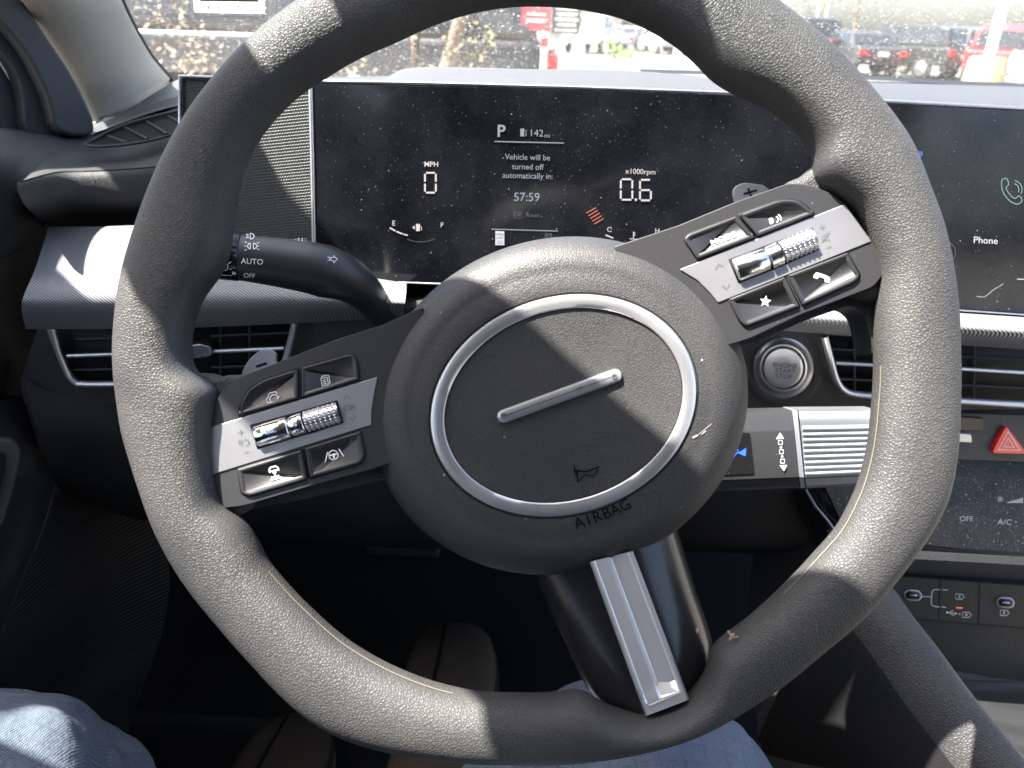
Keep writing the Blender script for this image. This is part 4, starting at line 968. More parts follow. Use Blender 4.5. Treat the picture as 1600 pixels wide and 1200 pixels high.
hole3 = [Vector(v) for v in ((-.604, .478), (-.594, .474), (-.592, .452), (-.602, .452))]
from mathutils.geometry import tessellate_polygon
def sheet(name, polys, z, th, mat, parent, **k):
    loops = [[Vector((v.x, v.y, 0)) for v in p] for p in polys]; flat = [v for l in loops for v in l]
    tris = tessellate_polygon(loops); n = len(flat)
    V = [Vector((v.x, v.y, z)) for v in flat]+[Vector((v.x, v.y, z+th)) for v in flat]; F = [list(t) for t in tris]+[[i+n for i in t[::-1]] for t in tris]
    o = 0
    for l in loops:
        for q_ in range(len(l)): a, b_ = o+q_, o+(q_+1) % len(l); F.append([a, b_, b_+n, a+n])
        o += len(l)
    return obj(name, V, F, mat, parent, smooth=False, **k)
roof = thing('roof_shade', 'pale roof and side sheets added out of view above the driver to shape the cabin shadows', 'roof', Vector((0, 0, ZR)))
sheet('roof_sheet', [outer, hole1, hole3], ZR, .006, M['roofshade'], roof)
kh = [back(PZ(x, y, .69)) for x, y in catmull([(58,1215),(78,1165),(108,1132),(148,1119),(184,1134),(197,1168),(192,1215)], 3)]  # opening that lets a sun patch onto the left thigh
sheet('side_shade', [[Vector((-.98, -.35)), Vector((-.60, -.35)), Vector((-.60, .405)), Vector((-.665, .41)), Vector((-.665, .60)), Vector((-.98, .60))], kh], ZR-.012, .006, M['roofshade'], roof)  # added strip, unseen, keeps the rest of the left leg shaded
blocker = thing('sun_blocker', 'added sun visor hanging under the windscreen edge of the roof, out of the picture', 'sun visor', Vector((-.15, .4, ZR-.02)))
sheet('blocker_board', [[vis[0]+Vector((0, 0)), vis[1], vis[2], Vector((-.07, .40)), Vector((-.25, .41))]], ZR-.004, .010, M['roofshade'], blocker)  # added board, unseen: keeps sun off the top of the rim
# windscreen
WS0, WS1 = (1.20, 1.045), (.34, 1.44)
ws = thing('windscreen', 'large sloping windscreen covered in dried water spots', 'windscreen', Vector((0, 1.1, 1.08)))
def wsm():
    m = bpy.data.materials.new('spotted_glass'); m.use_nodes = True; t = m.node_tree; t.nodes.clear()
    out = t.nodes.new('ShaderNodeOutputMaterial'); co = objc(m)
    tr = t.nodes.new('ShaderNodeBsdfTransparent'); tr.inputs[0].default_value = (.90, .93, .92, 1)
    gl = t.nodes.new('ShaderNodeBsdfGlossy'); gl.inputs['Roughness'].default_value = .02
    df = t.nodes.new('ShaderNodeBsdfTranslucent'); df.inputs[0].default_value = (.75, .74, .72, 1)
    dd = t.nodes.new('ShaderNodeBsdfDiffuse'); dd.inputs[0].default_value = (.75, .74, .72, 1)
    a = t.nodes.new('ShaderNodeMixShader'); a.inputs[0].default_value = .02
    L(m, tr.outputs[0], a.inputs[1]); L(m, gl.outputs[0], a.inputs[2])
    tot = None
    for sc, r, thr in ((200, .34, .2), (110, .20, .4), (420, .38, .15)):
        nzv = N(m, 'ShaderNodeTexNoise'); nzv.inputs['Scale'].default_value = sc*1.5; L(m, co, nzv.inputs['Vector'])
        va = N(m, 'ShaderNodeVectorMath'); va.operation = 'SCALE'; L(m, nzv.outputs['Color'], va.inputs[0]); va.inputs['Scale'].default_value = .5/sc
        vb = N(m, 'ShaderNodeVectorMath'); vb.operation = 'ADD'; L(m, co, vb.inputs[0]); L(m, va.outputs[0], vb.inputs[1])
        d = voro(m, sc, 'F1', vb.outputs[0]); cr = voro(m, sc, 'F1', vb.outputs[0], 'Color'); s = N(m, 'ShaderNodeSeparateColor'); L(m, cr, s.inputs[0])
        rad = mth(m, 'MULTIPLY', s.outputs[1], r)
        inside = mth(m, 'GREATER_THAN', mth(m, 'SUBTRACT', rad, d), 0.0)
        v = mth(m, 'MULTIPLY', inside, ramp(m, s.outputs[0], [(thr, 0.), (1., .75)]).outputs[0])
        tot = v if tot is None else mth(m, 'MAXIMUM', tot, v)
    f = mth(m, 'ADD', mth(m, 'MULTIPLY', tot, .42), mth(m, 'MULTIPLY', noise(m, 6, 4, co), .07), True)
    x = t.nodes.new('ShaderNodeMixShader'); x.inputs[0].default_value = .35; L(m, df.outputs[0], x.inputs[1]); L(m, dd.outputs[0], x.inputs[2])
    mx = t.nodes.new('ShaderNodeMixShader'); L(m, f, mx.inputs[0]); L(m, a.outputs[0], mx.inputs[1]); L(m, x.outputs[0], mx.inputs[2])
    L(m, mx.outputs[0], out.inputs[0]); return m
M['wsglass'] = wsm()
def wspt(x, t): return Vector((x, WS0[0]+(WS1[0]-WS0[0])*t-.10*(x-.1)**2*(1-t), WS0[1]+(WS1[1]-WS0[1])*t))
grid('glass', [[wspt(-.64+1.5*k/16, t/8) for k in range(17)] for t in range(9)], M['wsglass'], ws)
# sticker on the inside of the windscreen
class WSF:
    def pt(s, px, py, h=0):
        n = Vector((0, .42, .91)); n = Vector((0, (WS1[1]-WS0[1]), -(WS1[0]-WS0[0]))).normalized(); r = ray(px, py); o = Vector((0, WS0[0]-.035, WS0[1]))-n*(.004+h)
        return CAM+r*((o-CAM).dot(n)/r.dot(n))
wf = WSF(); wf.n = Vector((0, (WS1[1]-WS0[1]), -(WS1[0]-WS0[0]))).normalized()*-1
st = thing('windscreen_label', 'white bar-coded paper label in a clear pocket on the windscreen', 'label', wf.pt(358, 5))
def fslab(name, fr, poly, h, mat, parent): 
    i = Ink(fr, h); i.poly(poly); return i.build(name, mat, parent)
cl = bpy.data.materials.new('clear_pocket'); cl.use_nodes = True; t_ = cl.node_tree; t_.nodes.clear(); o_ = t_.nodes.new('ShaderNodeOutputMaterial'); tr_ = t_.nodes.new('ShaderNodeBsdfTransparent'); tr_.inputs[0].default_value = (.88, .9, .9, 1); t_.links.new(tr_.outputs[0], o_.inputs[0]); 
fslab('clear_pocket', wf, rpoly([(262,-60),(470,-60),(452,32),(268,37)], 5), .0, cl, st)
i = Ink(wf, .0006); i.line(rpoly([(262,-60),(470,-60),(452,32),(268,37)], 5), .8, True); i.line(rpoly([(298,-50),(420,-50),(418,26),(308,24)], 8), .8, True); i.build('pocket_edge', M['ink'], st)
pp = fslab('paper', wf, rpoly([(300,-50),(414,-50),(413,21),(304,19)], 4), .001, M['paper'], st)
i = Ink(wf, .002); x = 312
while x < 402: wdt = random.choice((1, 1.6, 2.4)); i.line([(x, 8), (x, 15.5)], wdt); x += wdt+random.choice((1, 1.5, 2.2))
i.line([(312, 0), (404, 1)], 5); i.build('bar_code', M['inkdark'], st)

# ---- driver's door
DFr = Frame(PY(60, 130, .66), Vector((.80, -.58, .12)))
door = thing('driver_door', 'black driver door with window frame and curved armrest panel at the left edge', 'door', DFr.pt(40, 400))
M['doorgrey'] = leather('door_trim_grey', (.05, .05, .052), (.065, .065, .066), 700, .00008, .55, .4)
slab('window_frame', DFr, catmull([(-80,-100),(-10,-80),(37,0),(78,62),(119,125),(150,206),(91,206),(72,150),(41,87),(0,37),(-80,-40)], 3), 0, .02, M['doorgrey'], door, bevel=.004, seg=3)
slab('window_frame', DFr, catmull([(-80,-30),(-2,36),(40,86),(74,150),(93,208),(44,208),(33,140),(12,92),(-40,40)], 3), -.014, .02, M['pad2'], door, bevel=.004, seg=3)
slab('window_seal', DFr, [(-40,55),(0,97),(26,140),(42,208),(-40,208)], -.032, .01, M['rubber'], door, bevel=.003)
mg = bpy.data.materials.new('side_glass'); mg.use_nodes = True; t_ = mg.node_tree; t_.nodes.clear(); o_ = t_.nodes.new('ShaderNodeOutputMaterial'); tr_ = t_.nodes.new('ShaderNodeBsdfTransparent'); tr_.inputs[0].default_value = (.8, .84, .83, 1); gl_ = t_.nodes.new('ShaderNodeBsdfGlossy'); gl_.inputs['Roughness'].default_value = .03; mx_ = t_.nodes.new('ShaderNodeMixShader'); mx_.inputs[0].default_value = .05
t_.links.new(tr_.outputs[0], mx_.inputs[1]); t_.links.new(gl_.outputs[0], mx_.inputs[2]); t_.links.new(mx_.outputs[0], o_.inputs[0])
obj('window_glass', [Vector((-.60, .74, .98)), Vector((-.62, -.5, .98)), Vector((-.50, -.5, 1.40)), Vector((-.52, .34, 1.40))], [(0, 1, 2, 3)], mg, door, smooth=False)
def dgrid(name, rows_, mat, **k):
    R = [[Vector(p) for p in catmull([tuple(PY(q_[0], q_[1], q_[2]+.07)) for q_ in r], 5)] for r in rows_]
    Rt = list(zip(*R)); Rt = [[Vector(p) for p in catmull([tuple(v) for v in c], 5)] for c in Rt]
    return grid(name, [list(r) for r in zip(*Rt)], mat, door, **k)
dgrid('door_top', [[(-120,200,.46),(-30,200,.54),(40,200,.62),(118,204,.66)], [(-120,215,.42),(-30,212,.50),(48,212,.57),(122,214,.62)], [(-120,262,.40),(-20,250,.46),(50,245,.53),(100,238,.57)], [(-120,330,.41),(-20,330,.46),(30,300,.49),(70,280,.52)], [(-120,420,.43),(-20,430,.47),(20,420,.50),(64,400,.54)]], M['pad'])
dgrid('door_panel', [[(-120,400,.43),(-20,410,.47),(30,390,.50),(80,340,.56)], [(-120,480,.43),(-20,490,.47),(22,490,.50),(50,490,.54)], [(-120,540,.42),(-20,560,.46),(40,560,.50),(75,570,.53)], [(-120,620,.43),(-20,630,.47),(50,618,.51),(100,620,.54)]], M['pad'])
dgrid('lower_panel', [[(-120,625,.41),(-20,628,.45),(52,618,.50),(82,640,.52),(88,668,.53)], [(-120,720,.38),(-20,720,.42),(50,720,.46),(78,730,.485),(90,738,.50)], [(-120,820,.37),(-20,830,.40),(20,830,.43),(50,836,.45),(62,838,.47)], [(-120,930,.36),(-60,950,.38),(-20,940,.40),(12,930,.42),(26,925,.44)], [(-160,1060,.35),(-100,1060,.37),(-60,1060,.38),(-40,1060,.40),(-24,1060,.41)]], M['pad2'])
tube('edge_strip', [PY(p[0], p[1], p[2]+.069) for p in catmull([(88,660,.522),(91,700,.518),(90,738,.502),(78,790,.487),(62,838,.47),(44,880,.455),(26,925,.44),(-24,1060,.41)], 5)], .0011, M['pad'], door, 8)
dgrid('door_pocket', [[(88,660,.54),(140,670,.60),(200,680,.64),(250,690,.66)], [(90,738,.51),(150,750,.58),(210,760,.62),(260,770,.66)], [(26,925,.45),(110,930,.52),(180,940,.58),(260,960,.62)], [(-40,1100,.40),(40,1110,.46),(110,1120,.52),(200,1140,.58)], [(-120,1300,.36),(0,1300,.40),(90,1300,.46),(180,1300,.5)]], M['mesh'])
HFd = Frame(PY(10, 750, .468), Vector((.55, -.80, .25)))
slab('handle_surround', HFd, catmull([(-60,690),(0,686),(22,690),(32,704),(30,730),(14,790),(-4,830),(-60,860)], 4), .004, .010, M['pad'], door, bevel=.002, seg=3)
slab('grab_handle', HFd, catmull([(-60,710),(0,708),(8,716),(4,750),(-14,790),(-60,800)], 4), .007, .006, M['black'], door, bevel=.002)
# door mirror outside
mi = thing('door_mirror', 'dark door mirror housing seen through the side window at the left edge', 'mirror', Vector((-.95, .85, 1.05)))
rows = []
for k in range(9):
    t = k/8; s_ = math.sin(pi*min(max(t, .03), .97))**.5
    rows.append([Vector((-.95+.09*(2*t-1), .85+.06*s_*math.cos(a*pi/8), 1.03+.08*s_*math.sin(a*pi/8))) for a in range(16)])
grid('housing', rows, M['gloss'], mi, close_u=True)
# ---- floor, firewall, pedals
MB().box((.05, .90, .985), 1.4, .60, .012).build('footwell_shade', M['carpet'], dash, smooth=False)  # unseen sheet added to keep sun out of the footwell
flo = obj('car_floor', [Vector(v) for v in ((-.66,-1.9,.30),(.75,-1.9,.30),(.75,.95,.30),(-.66,.95,.30))], [(0,1,2,3)], M['carpet'], None, False); flo['kind'] = 'structure'
fw_ = obj('footwell_wall', [Vector(v) for v in ((-.66,.70,.305),(.75,.70,.305),(.75,1.05,.62),(-.66,1.05,.62),(-.66,1.10,1.03),(.75,1.10,1.03))], [(0,1,2,3),(3,2,5,4)], M['carpet'], None, False)
tag(fw_, 'black carpeted front wall of the footwell below the dashboard', 'wall')
sw_ = obj('door_inner_wall', [Vector(v) for v in ((-.62,-1.9,.30),(-.62,1.05,.30),(-.60,1.05,.95),(-.60,-1.9,.95))], [(0,1,2,3)], M['carpet'], None, False)
tag(sw_, 'dark inner side of the car body behind the door trim', 'wall')
st2 = thing('driver_seat', 'black cloth driver seat carrying the driver, behind the camera', 'seat', Vector((0, -.3, .3)))
MB().box((0, -.12, .50), .50, .52, .16).build('cushion', M['seat'], st2, bevel=.04)
MB().box((0, -.46, .86), .50, .14, .66).build('backrest', M['seat'], st2, bevel=.05)
MB().box((0, -.48, 1.27), .27, .11, .18).build('headrest', M['seat'], st2, bevel=.04)
rs = thing('rear_seat', 'black rear bench seat at the back of the cabin, behind the camera', 'seat', Vector((0, -1.3, .3)))
MB().box((.05, -1.15, .50), 1.2, .5, .2).build('cushion', M['seat'], rs, bevel=.04)
MB().box((.05, -1.45, .85), 1.2, .14, .7).build('backrest', M['seat'], rs, bevel=.05)
tgt = obj('tailgate', [Vector(v) for v in ((-.62,-1.88,.3),(.72,-1.88,.3),(.72,-1.86,1.42),(-.62,-1.86,1.42))], [(0,1,2,3)], M['seat'], None, False); tag(tgt, 'dark inside of the tailgate at the rear of the cabin', 'tailgate')
for nm_, x_, lb_ in (('rear_door', -.60, 'dark rear door with tinted glass on the left side, behind the camera'), ('rear_door', .74, 'dark rear door with tinted glass on the right side, behind the camera')):
    r_ = thing(nm_, lb_, 'door', Vector((x_, -1.2, .3)))
    MB().box((x_, -1.18, .65), .02, 1.34, .72).build('door_panel', M['seat'], r_, smooth=False); MB().box((x_, -1.18, 1.21), .008, 1.34, .40).build('tinted_window', M['gloss'], r_, smooth=False)
psn = thing('passenger_seat', 'black cloth passenger seat on the right, behind the camera', 'seat', Vector((.48, -.3, .3)))
MB().box((.48, -.12, .50), .46, .52, .16).build('cushion', M['seat'], psn, bevel=.04); MB().box((.48, -.46, .88), .46, .14, .70).build('backrest', M['seat'], psn, bevel=.05); MB().box((.48, -.48, 1.31), .27, .11, .18).build('headrest', M['seat'], psn, bevel=.04)
pd = thing('brake_pedal', 'dark rubber pedal beside the brown shoe in the footwell', 'pedal', Vector((-.02, .80, .5)))
PFm = Frame(Vector((-.03, .84, .50)), Vector((0, -.8, .6)))
MB().box((-.16, .84, .50), .10, .02, .06).build('pad', M['rubber'], pd, bevel=.005)
tube('arm', [Vector((-.16, .85, .50)), Vector((-.16, .95, .62)), Vector((-.16, 1.0, .8))], .008, M['dark'], pd, 8)

# ================================================================ DRIVER (legs and shoes in view)
per = thing('person', 'driver in blue grey checked trousers and brown suede shoes seated behind the wheel', 'person', Vector((0, -.2, .62)))
def legsmesh():
    mb = MB()
    K1, K2 = Vector((-.340, .305, .655)), Vector((.090, .322, .685))
    F1, F2 = Vector((-.30, .42, .40)), Vector((-.06, .43, .45))
    for hip, knee, foot in ((Vector((-.10, -.25, .63)), K1, F1), (Vector((.10, -.25, .63)), K2, F2)):
        ctl = [tuple(hip), tuple(hip.lerp(knee, .5)+Vector((0, 0, .012))), tuple(hip.lerp(knee, .88)+Vector((0, 0, .008))), tuple(knee+Vector((0, .025, -.012))), tuple(knee.lerp(foot, .35)+Vector((0, .03, -.01))), tuple(foot)]
        pts = catmull(ctl, 7); n = len(pts)
        rad = [.092-.022*min(1, k/(n*.6)) if k < n*.6 else .070-.018*((k-n*.6)/(n*.4)) for k in range(n)]
        mb.add(*tubevf(pts, rad, 28, True, 1.0, (1, 0, 0)))
    mb.add(*tubevf([Vector((-.14, -.25, .64)), Vector((.14, -.25, .64))], .11, 24, True, 1.0))
    return mb
tro = legsmesh().build('trousers', M['cloth'], per)
r = tro.modifiers.new('fuse', 'REMESH'); r.mode = 'VOXEL'; r.voxel_size = .006; r.use_smooth_shade = True
sm = tro.modifiers.new('smooth', 'SMOOTH'); sm.factor = .6; sm.iterations = 10
tx = bpy.data.textures.new('folds', 'CLOUDS'); tx.noise_scale = .06; tx.noise_depth = 2
dm_ = tro.modifiers.new('folds', 'DISPLACE'); dm_.texture = tx; dm_.strength = .022; dm_.mid_level = .5; dm_.texture_coords = 'LOCAL'
# side seam ridge on the near knee
kn = [PZ(108, 1082, .70), PZ(150, 1093, .705), PZ(200, 1116, .70), PZ(240, 1150, .69), PZ(275, 1190, .68)]
def shoe(base, yaw, lab):
    rows = []; L_ = .29
    prof = [(0,.026,.050),(.04,.036,.075),(.12,.042,.085),(.22,.043,.080),(.34,.042,.075),(.48,.046,.066),(.62,.050,.056),(.76,.049,.047),(.88,.042,.038),(.96,.028,.028),(1.0,.006,.016)]
    prof = catmull(prof, 4)
    ca, sa = math.cos(yaw), math.sin(yaw)
    def place(x, y, z): return base+Vector((x*ca-y*sa, x*sa+y*ca, z))
    for t, w_, h_ in prof:
        rows.append([place(w_*spow(math.cos(2*pi*k/24), .8), t*L_, .012+max(0, h_*.5*(1+spow(math.sin(2*pi*k/24), .8)))) for k in range(24)])
    so_ = grid('shoe', rows, M['suede'], per, close_u=True, label=lab)
    pr2 = [place((w_+.004)*sg, t*L_, 0) for sg in (1,) for t, w_, h_ in prof]+[place(-(w_+.004), t*L_, 0) for t, w_, h_ in prof[::-1]]
    n = len(pr2); obj('sole', pr2+[p+Vector((0, 0, .022)) for p in pr2], [list(range(n)), list(range(2*n-1, n-1, -1))]+[[i_, (i_+1) % n, (i_+1) % n+n, i_+n] for i_ in range(n)], M['sole'], so_, False)
    line = [place(-.012, t*L_, .0135+h_*1.0) for t, w_, h_ in prof if .5 < t < .93]
    tube('seam', line, .0018, M['black'], so_, 6)
    return so_
shoe(Vector((-.072, .435, .43)), R_(0), 'right brown suede shoe on the pedal')
shoe(Vector((-.262, .375, .33)), R_(-2), 'left brown suede shoe on the floor')
# ================================================================ OUTSIDE: car park
M['asphalt'] = principled('car_park_ground', (.22, .205, .18), .9)
mm = M['asphalt']; L(mm, mixc(mm, noise(mm, .8, 5), (.09, .084, .072), (.16, .148, .125)), BS(mm).inputs['Base Color'])
gd = obj('ground', [Vector(v) for v in ((-400,-400,0),(400,-400,0),(400,600,0),(-400,600,0))], [(0,1,2,3)], M['asphalt'], None, False, origin=(0, 0, 0)); gd['kind'] = 'structure'
def GX(px, D, z=0.0): 
    """world position on the ground at forward distance D under photo column px (level with the horizon)"""
    hy = 43+.04*(px-800); p = PY(px, hy, D); return Vector((p.x, D, z))
CARM = {}
def paint(c):
    if c not in CARM: CARM[c] = principled('car_paint', c, .35, .0, .35, .25)
    return CARM[c]
M['glassdark'] = principled('car_window', (.012, .014, .016), .05, spec=.8)
M['tyre'] = principled('tyre', (.015, .015, .015), .85); M['alloy'] = principled('alloy', (.45, .45, .46), .35, .8)
M['lamp'] = principled('tail_lamp', (.5, .02, .02), .2, coat=.5); M['hlamp'] = principled('head_lamp', (.75, .75, .78), .15, coat=.5); M['plate'] = principled('number_plate', (.7, .7, .68), .5)
PROF = {
 'suv': dict(L=4.6, W=1.88, body=[(-2.3,.45),(-2.3,.95),(-2.2,1.05),(1.0,1.02),(2.1,.92),(2.3,.75),(2.3,.4)], cab=[(-2.2,1.03),(-2.0,1.62),(-1.6,1.72),(.2,1.70),(1.05,1.02)], sw=[(-1.85,-1.25),(-1.2,-.3),(-.2,.75)]),
 'sedan': dict(L=4.6, W=1.8, body=[(-2.3,.4),(-2.3,.85),(-2.2,.98),(-1.5,1.0),(1.0,.95),(2.1,.80),(2.3,.62),(2.3,.35)], cab=[(-1.7,.98),(-1.1,1.40),(-.6,1.45),(.3,1.43),(1.15,.95)], sw=[(-1.15,-.3),(-.2,.75)]),
 'pickup': dict(L=5.6, W=1.95, body=[(-2.8,.55),(-2.8,1.15),(-2.75,1.2),(-.6,1.2),(1.4,1.2),(2.6,1.12),(2.8,.9),(2.8,.5)], cab=[(-.75,1.19),(-.6,1.85),(-.4,1.9),(.9,1.88),(1.6,1.19)], sw=[(-.5,.25),(.32,1.15)])}
def vehicle(name, kind, col, label, cat, loc, deg, group=None):
    P = PROF[kind]; root = thing(name, label, cat, loc, group); a = R_(deg); ca, sa = math.cos(a), math.sin(a)
    def T(x, y, z): return Vector((loc.x+x*ca-y*sa, loc.y+x*sa+y*ca, z))
    def prism(nm, pr, w0, w1, z0, z1, mat, parent, bev=.05, **k):
        V = []; n = len(pr)
        for sg in (-1, 1):
            for x, z in pr: t = (z-z0)/(z1-z0) if z1 > z0 else 0; V.append(T(x, sg*(w0+(w1-w0)*t)/2, z))
        return obj(nm, V, [list(range(n)), list(range(2*n-1, n-1, -1))]+[[i_, (i_+1) % n, (i_+1) % n+n, i_+n] for i_ in range(n)], mat, parent, bevel=bev, seg=3, **k)
    w_ = P['W']; zb = P['body'][2][1]; zt = max(z for x, z in P['cab'])
    body = prism('body', P['body'], w_, w_*.94, .4, 1.1, paint(col), root, .07)
    prism('cabin', P['cab'], w_*.93, w_*.74, zb, zt, paint(col), body, .06)
    def cw(z): return w_*(.93-.19*(z-zb)/(zt-zb))/2
    z0, z1 = zb+.07, zt-.09
    c = P['cab']
    for sg in (-1, 1):
        for x0, x1 in P['sw']:
            V = [T(x0, sg*(cw(z0)+.012), z0), T(x1+(.12 if x1 == P['sw'][-1][1] else 0), sg*(cw(z0)+.012), z0), T(x1-(.32 if x1 == P['sw'][-1][1] else 0), sg*(cw(z1)+.012), z1), T(x0+(.1 if x0 == P['sw'][0][0] else 0), sg*(cw(z1)+.012), z1)]
            obj('side_window', V, [(0,1,2,3)], M['glassdark'], root, False)
    def endwin(nm, a_, b_, off):
        (x0, za), (x1, zc) = a_, b_; q0, q1 = .12, .88
        def P_(t): return x0+(x1-x0)*t, za+(zc-za)*t
        xa, zA = P_(q0); xb, zB = P_(q1)
        obj(nm, [T(xa+off, -cw(zA)*.9, zA+.01), T(xa+off, cw(zA)*.9, zA+.01), T(xb+off, cw(zB)*.88, zB+.01), T(xb+off, -cw(zB)*.88, zB+.01)], [(0,1,2,3)], M['glassdark'], root, False)
    endwin('front_window', c[-1], c[-2], .03); endwin('rear_window', c[0], c[1], -.03)
    hl = P['L']/2
    for sg in (-1, 1):
        for x in (-hl*.62, hl*.62):
            wc = T(x, sg*(w_/2-.08), .34); ax = Vector((-sa, ca, 0))*sg
            ty = tube('wheel', [wc-ax*.10, wc-ax*.08, wc+ax*.08, wc+ax*.10], [.30, .34, .34, .30], M['tyre'], root, 24, upv=(0, 0, 1))
            tube('rim', [wc+ax*.10, wc+ax*.115], [.22, .20], M['alloy'], ty, 18)
        zl = P['body'][1][1]-.08
        V, F = boxvf((0, 0, 0), .08, .30, .16); obj('tail_light', [T(-hl+v.x, sg*(w_/2-.20)+v.y, zl+v.z) for v in V], F, M['lamp'], root, False)
        V, F = boxvf((0, 0, 0), .10, .34, .13); obj('headlight', [T(hl-.03+v.x, sg*(w_/2-.24)+v.y, zl-.20+v.z) for v in V], F, M['hlamp'], root, False)
    V, F = boxvf((0, 0, 0), .02, .36, .16); obj('number_plate', [T(-hl-.02+v.x, v.y, .75+v.z) for v in V], F, M['plate'], root, False)
    return root
G1 = 'vehicles parked in the lot beyond the windscreen'
DK, BK, WH, SL, RD = (.03, .032, .036), (.012, .013, .015), (.45, .45, .45), (.18, .19, .20), (.5, .02, .025)
vehicle('parked_suv', 'suv', (.02, .021, .024), 'near black sport utility vehicle parked side on behind the wheel rim, largest in view', 'car', GX(425, 6.9), 181)
vehicle('parked_pickup', 'pickup', DK, 'dark grey pickup at the left end of the right hand row', 'pickup', GX(1268, 33), 100, G1)
vehicle('parked_sedan', 'sedan', DK, 'dark sedan under the small tree with red tail lamps', 'car', GX(1335, 31), 96, G1)
vehicle('parked_suv', 'suv', BK, 'black sport utility vehicle in the middle of the right hand row', 'car', GX(1412, 31), 125, G1)
vehicle('parked_suv', 'suv', (.05, .055, .06), 'charcoal sport utility vehicle next to the concrete pole base', 'car', GX(1490, 31.5), 95, G1)
vehicle('parked_suv', 'suv', RD, 'bright red sport utility vehicle behind the white lamp pole', 'car', GX(1572, 27), 60, G1)
vehicle('parked_sedan', 'sedan', SL, 'silver sedan at the far right edge near the red car', 'car', GX(1650, 24), 80, G1)
vehicle('parked_pickup', 'pickup', WH, 'white pickup far away beside the dark sign', 'pickup', GX(930, 46), 250, G1)
vehicle('parked_sedan', 'sedan', SL, 'small silver sedan right of the white pickup in the distance', 'car', GX(985, 55), 70, G1)
vehicle('parked_suv', 'suv', WH, 'distant white sport utility vehicle close to the upper right bend of the wheel rim', 'car', GX(1040, 50), 100, G1)
vehicle('parked_sedan', 'sedan', WH, 'distant white sedan between the silver sedan and the white sport utility vehicle', 'car', GX(1010, 58), 110, G1)
vehicle('parked_suv', 'suv', DK, 'dark vehicle with a red tail lamp showing at the pillar edge', 'car', GX(330, 9.5), 20, G1)
# trees
M['bark'] = leather('bark', (.22, .17, .12), (.30, .24, .17), 20, .01, .9); 
def leafm(nm, a, b): 
    m = principled(nm, a, .7, spec=.2); L(m, mixc(m, noise(m, 3, 3), a, b), BS(m).inputs['Base Color']); return m
M['leaf'] = leafm('green_leaves', (.06, .09, .03), (.14, .17, .06)); M['dry'] = leafm('dry_leaves', (.13, .10, .07), (.24, .19, .13)); M['shrub'] = leafm('bright_shrub', (.12, .22, .04), (.20, .30, .08)); M['olive'] = leafm('olive_leaves', (.12, .12, .05), (.22, .18, .09))
def crown(c, rx, rz, n, s_, mat, name, parent):
    mb = MB(); cl_ = [Vector((random.gauss(0, .5)*rx, random.gauss(0, .5)*rx, random.gauss(0, .5)*rz)) for _ in range(max(5, n//60))]
    for _ in range(n):
        p = Vector(c)+random.choice(cl_)+Vector((random.gauss(0, .22)*rx, random.gauss(0, .22)*rx, random.gauss(0, .22)*rz))
        u = Vector((random.gauss(0, 1), random.gauss(0, 1), random.gauss(0, 1))).normalized(); v = u.orthogonal().normalized()
        mb.add([p+u*s_, p+v*s_*.6, p-u*s_, p-v*s_*.6], [(0, 1, 2, 3)])
    return mb.build(name, mat, parent, smooth=False)
def tree(label, loc, h, rx, n, s_, mat='leaf', trunk=.1, fork=False, group='trees around the lot', name='tree'):
    r = thing(name, label, 'tree', loc, group)
    T0 = loc; 
    tube('trunk', [T0, T0+Vector((.05, 0, h*.3)), T0+Vector((-.03, 0, h*.62)), T0+Vector((0, 0, h*.85))], [trunk, trunk*.8, trunk*.55, trunk*.2], M['bark'], r, 10)
    for k in range(5):
        a = k*1.3; tube('limb', [T0+Vector((0, 0, h*(.38+.07*k))), T0+Vector((math.cos(a)*rx*.5, math.sin(a)*rx*.5, h*(.55+.07*k)))], [trunk*.4, trunk*.12], M['bark'], r, 6)
    if fork: tube('trunk', [T0+Vector((.05, 0, .2)), T0+Vector((.35, 0, 1.2)), T0+Vector((.42, .1, h*.7))], [trunk*.8, trunk*.65, trunk*.3], M['bark'], r, 10)
    crown(T0+Vector((0, 0, h*.78)), rx, h*.28, n, s_, M[mat], 'crown', r); return r
tree('small tree with a thin trunk standing over the dark sedan', GX(1329, 36), 5.0, 1.5, 900, .10, 'olive', .07)
tree('pale forked tree trunk in front of the near black vehicle', GX(640, 5.6), 4.6, 1.6, 1200, .05, 'olive', .075, True)
tree('tan leaved tree far behind the white pickup', GX(935, 75), 5.5, 2.4, 900, .16, 'dry', .2)
tree('olive tree far away over the small silver sedan', GX(990, 80), 4.5, 2.2, 900, .16, 'olive', .2)
tree('slim bare tree trunk beside the distant white vehicle', GX(1008, 40), 4.0, .8, 300, .08, 'dry', .08)
def bush(label, loc, rx, rz, n, s_, mat, name='shrub', group='shrubs in the planting strips'):
    r = thing(name, label, 'shrub', loc, group); crown(loc+Vector((0, 0, rz*.7)), rx, rz, n, s_, M[mat], 'foliage', r)
    tube('stem', [loc, loc+Vector((.02, 0, rz*.6))], [.03, .01], M['bark'], r, 6); return r
bush('bright green shrub beside the white pickup', GX(976, 38), .7, .5, 400, .07, 'shrub')
bush('dry tan shrub at the lower left corner of the windscreen', GX(275, 4.6), .30, .62, 1500, .018, 'dry')
bush('dry tan shrub left of the forked trunk', GX(530, 4.5), .34, .60, 1500, .018, 'dry')
bush('dry brown shrub right of the forked trunk', GX(740, 5.2), .26, .55, 1200, .018, 'olive')
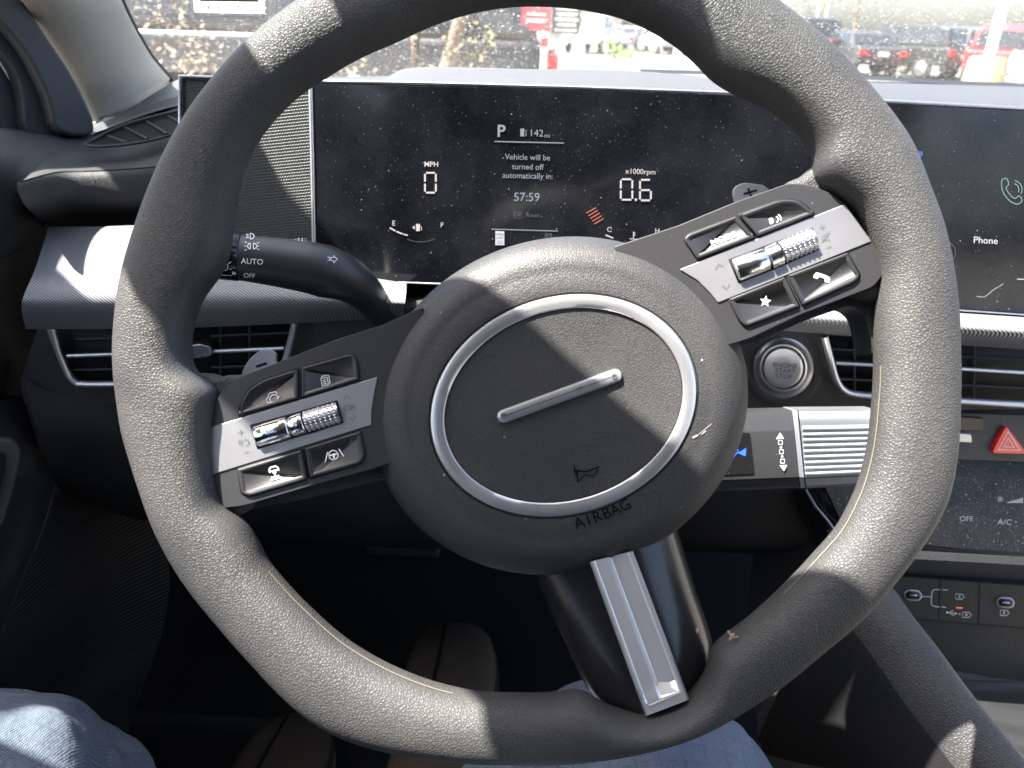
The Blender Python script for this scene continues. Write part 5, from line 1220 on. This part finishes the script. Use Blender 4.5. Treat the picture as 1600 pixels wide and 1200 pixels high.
# signs
def sign(label, px, D, x0, x1, z0, z1, mat, texts, postm, deg=0):
    c = GX(px, D); r = thing('parking_sign', label, 'sign', c, 'signs on posts at the lot edge')
    MB().box((c.x, D, (z0+z1)/2), x1-x0, .03, z1-z0).build('board', mat, r, smooth=False)
    for s_ in (-.35, .35): MB().box((c.x+s_*(x1-x0), D+.03, z1/2), .022, .022, z1).build('post', postm, r, smooth=False)
    mb = MB()
    for k, (w0, zz, hh) in enumerate(texts): mb.box((c.x, D-.017, zz), w0, .006, hh)
    mb.build('pale_lettering', M['ink'], r, smooth=False); return c, r
M['signred'] = principled('sign_red', (.55, .06, .08), .5); M['signdark'] = principled('sign_dark', (.05, .045, .04), .5); M['postw'] = principled('post_paint', (.55, .53, .48), .6)
sign('red sign board on posts left of the dark lettered sign', 837, 6.1, -.105, .105, 1.10, 1.40, M['signred'], [(.14, 1.17, .022), (.14, 1.21, .012)], M['postw'])
sign('dark sign board with pale rows of lettering on two posts', 884, 6.2, -.105, .105, 1.09, 1.42, M['signdark'], [(.16, 1.255, .018), (.15, 1.22, .018), (.17, 1.185, .018), (.14, 1.15, .018), (.16, 1.115, .014)], M['postw'])
c = GX(852, 6.0); bo = thing('striped_post', 'short red and white post below the red sign', 'post', c, None); tube('post_body', [c, c+Vector((0, 0, 1.1))], .025, M['white'], bo, 12); tube('red_band', [c+Vector((0, 0, 1.00)), c+Vector((0, 0, 1.06))], .027, M['lamp'], bo, 12)
# lamp poles
def pole(label, px, D, h, r_=.07, base=None, lean=0):
    c = GX(px, D); r = thing('lamp_pole', label, 'lamp post', c, 'lamp poles in the lot')
    tube('pole', [c, c+Vector((lean, 0, h))], [r_, r_*.8], M['postw'] if not base else M['white'], r, 12)
    MB().box((c.x, c.y-.3, h), .25, .7, .12).build('lamp_head', M['white'], r, smooth=False)
    if base: tube('concrete_base', [c, c+Vector((0, 0, base-.05)), c+Vector((0, 0, base))], [.37, .30, .26], M['ybase'], r, 20)
M['ybase'] = principled('yellow_concrete', (.30, .21, .10), .8)
pole('tall thin lamp pole left of the small tree', 1270, 60, 9); pole('second tall lamp pole, nearer to the small tree', 1284, 50, 9)
pole('white lamp pole on a thick yellow painted base at the right', 1550, 14.5, 7, .085, .96)
# far buildings and hedge
M['wallb'] = principled('stucco', (.45, .40, .33), .9)
fb = thing('far_building', 'long pale tan building on the horizon beyond the white pickup', 'building', GX(1000, 110))
MB().box((GX(1000,110).x, 110, 1.8), 26, 8, 3.6).build('wall', M['wallb'], fb, smooth=False); MB().box((GX(1000,110).x, 110, 3.7), 27, 9, .3).build('roof', M['postw'], fb, smooth=False)
for k in range(6): MB().box((GX(1000,110).x-10+4*k, 105.9, 1.6), 1.6, .1, 1.4).build('window', M['glassdark'], fb, smooth=False)
# kerb strip of planting in front of the near vehicle
M['mulch'] = leafm('mulch', (.22, .14, .08), (.38, .27, .16))
isl = obj('planting_strip', [Vector(v) for v in ((-9,3.2,.14),(1.6,3.2,.14),(1.9,4.0,.14),(1.9,6.3,.14),(-9,6.3,.14),(-9,3.2,0),(1.6,3.2,0),(1.9,4.0,0),(1.9,6.3,0),(-9,6.3,0))], [(0,1,2,3,4),(0,1,6,5),(1,2,7,6),(2,3,8,7),(3,4,9,8)], M['mulch'], None, False); isl['kind'] = 'structure'
# bonnet of this car below the windscreen
hd = obj('car_bonnet', [wspt(x, 0)+Vector((0, y, z)) for x in (-.7, -.3, .1, .5, .9) for y, z in ((.02, -.05), (.3, -.11), (.9, -.22))], [(j*3+k, j*3+k+1, (j+1)*3+k+1, (j+1)*3+k) for j in range(4) for k in range(2)], principled('bonnet_paint', (.1, .1, .11), .3, coat=1.), None)
tag(hd, 'grey car bonnet just hidden below the windscreen', 'bonnet')
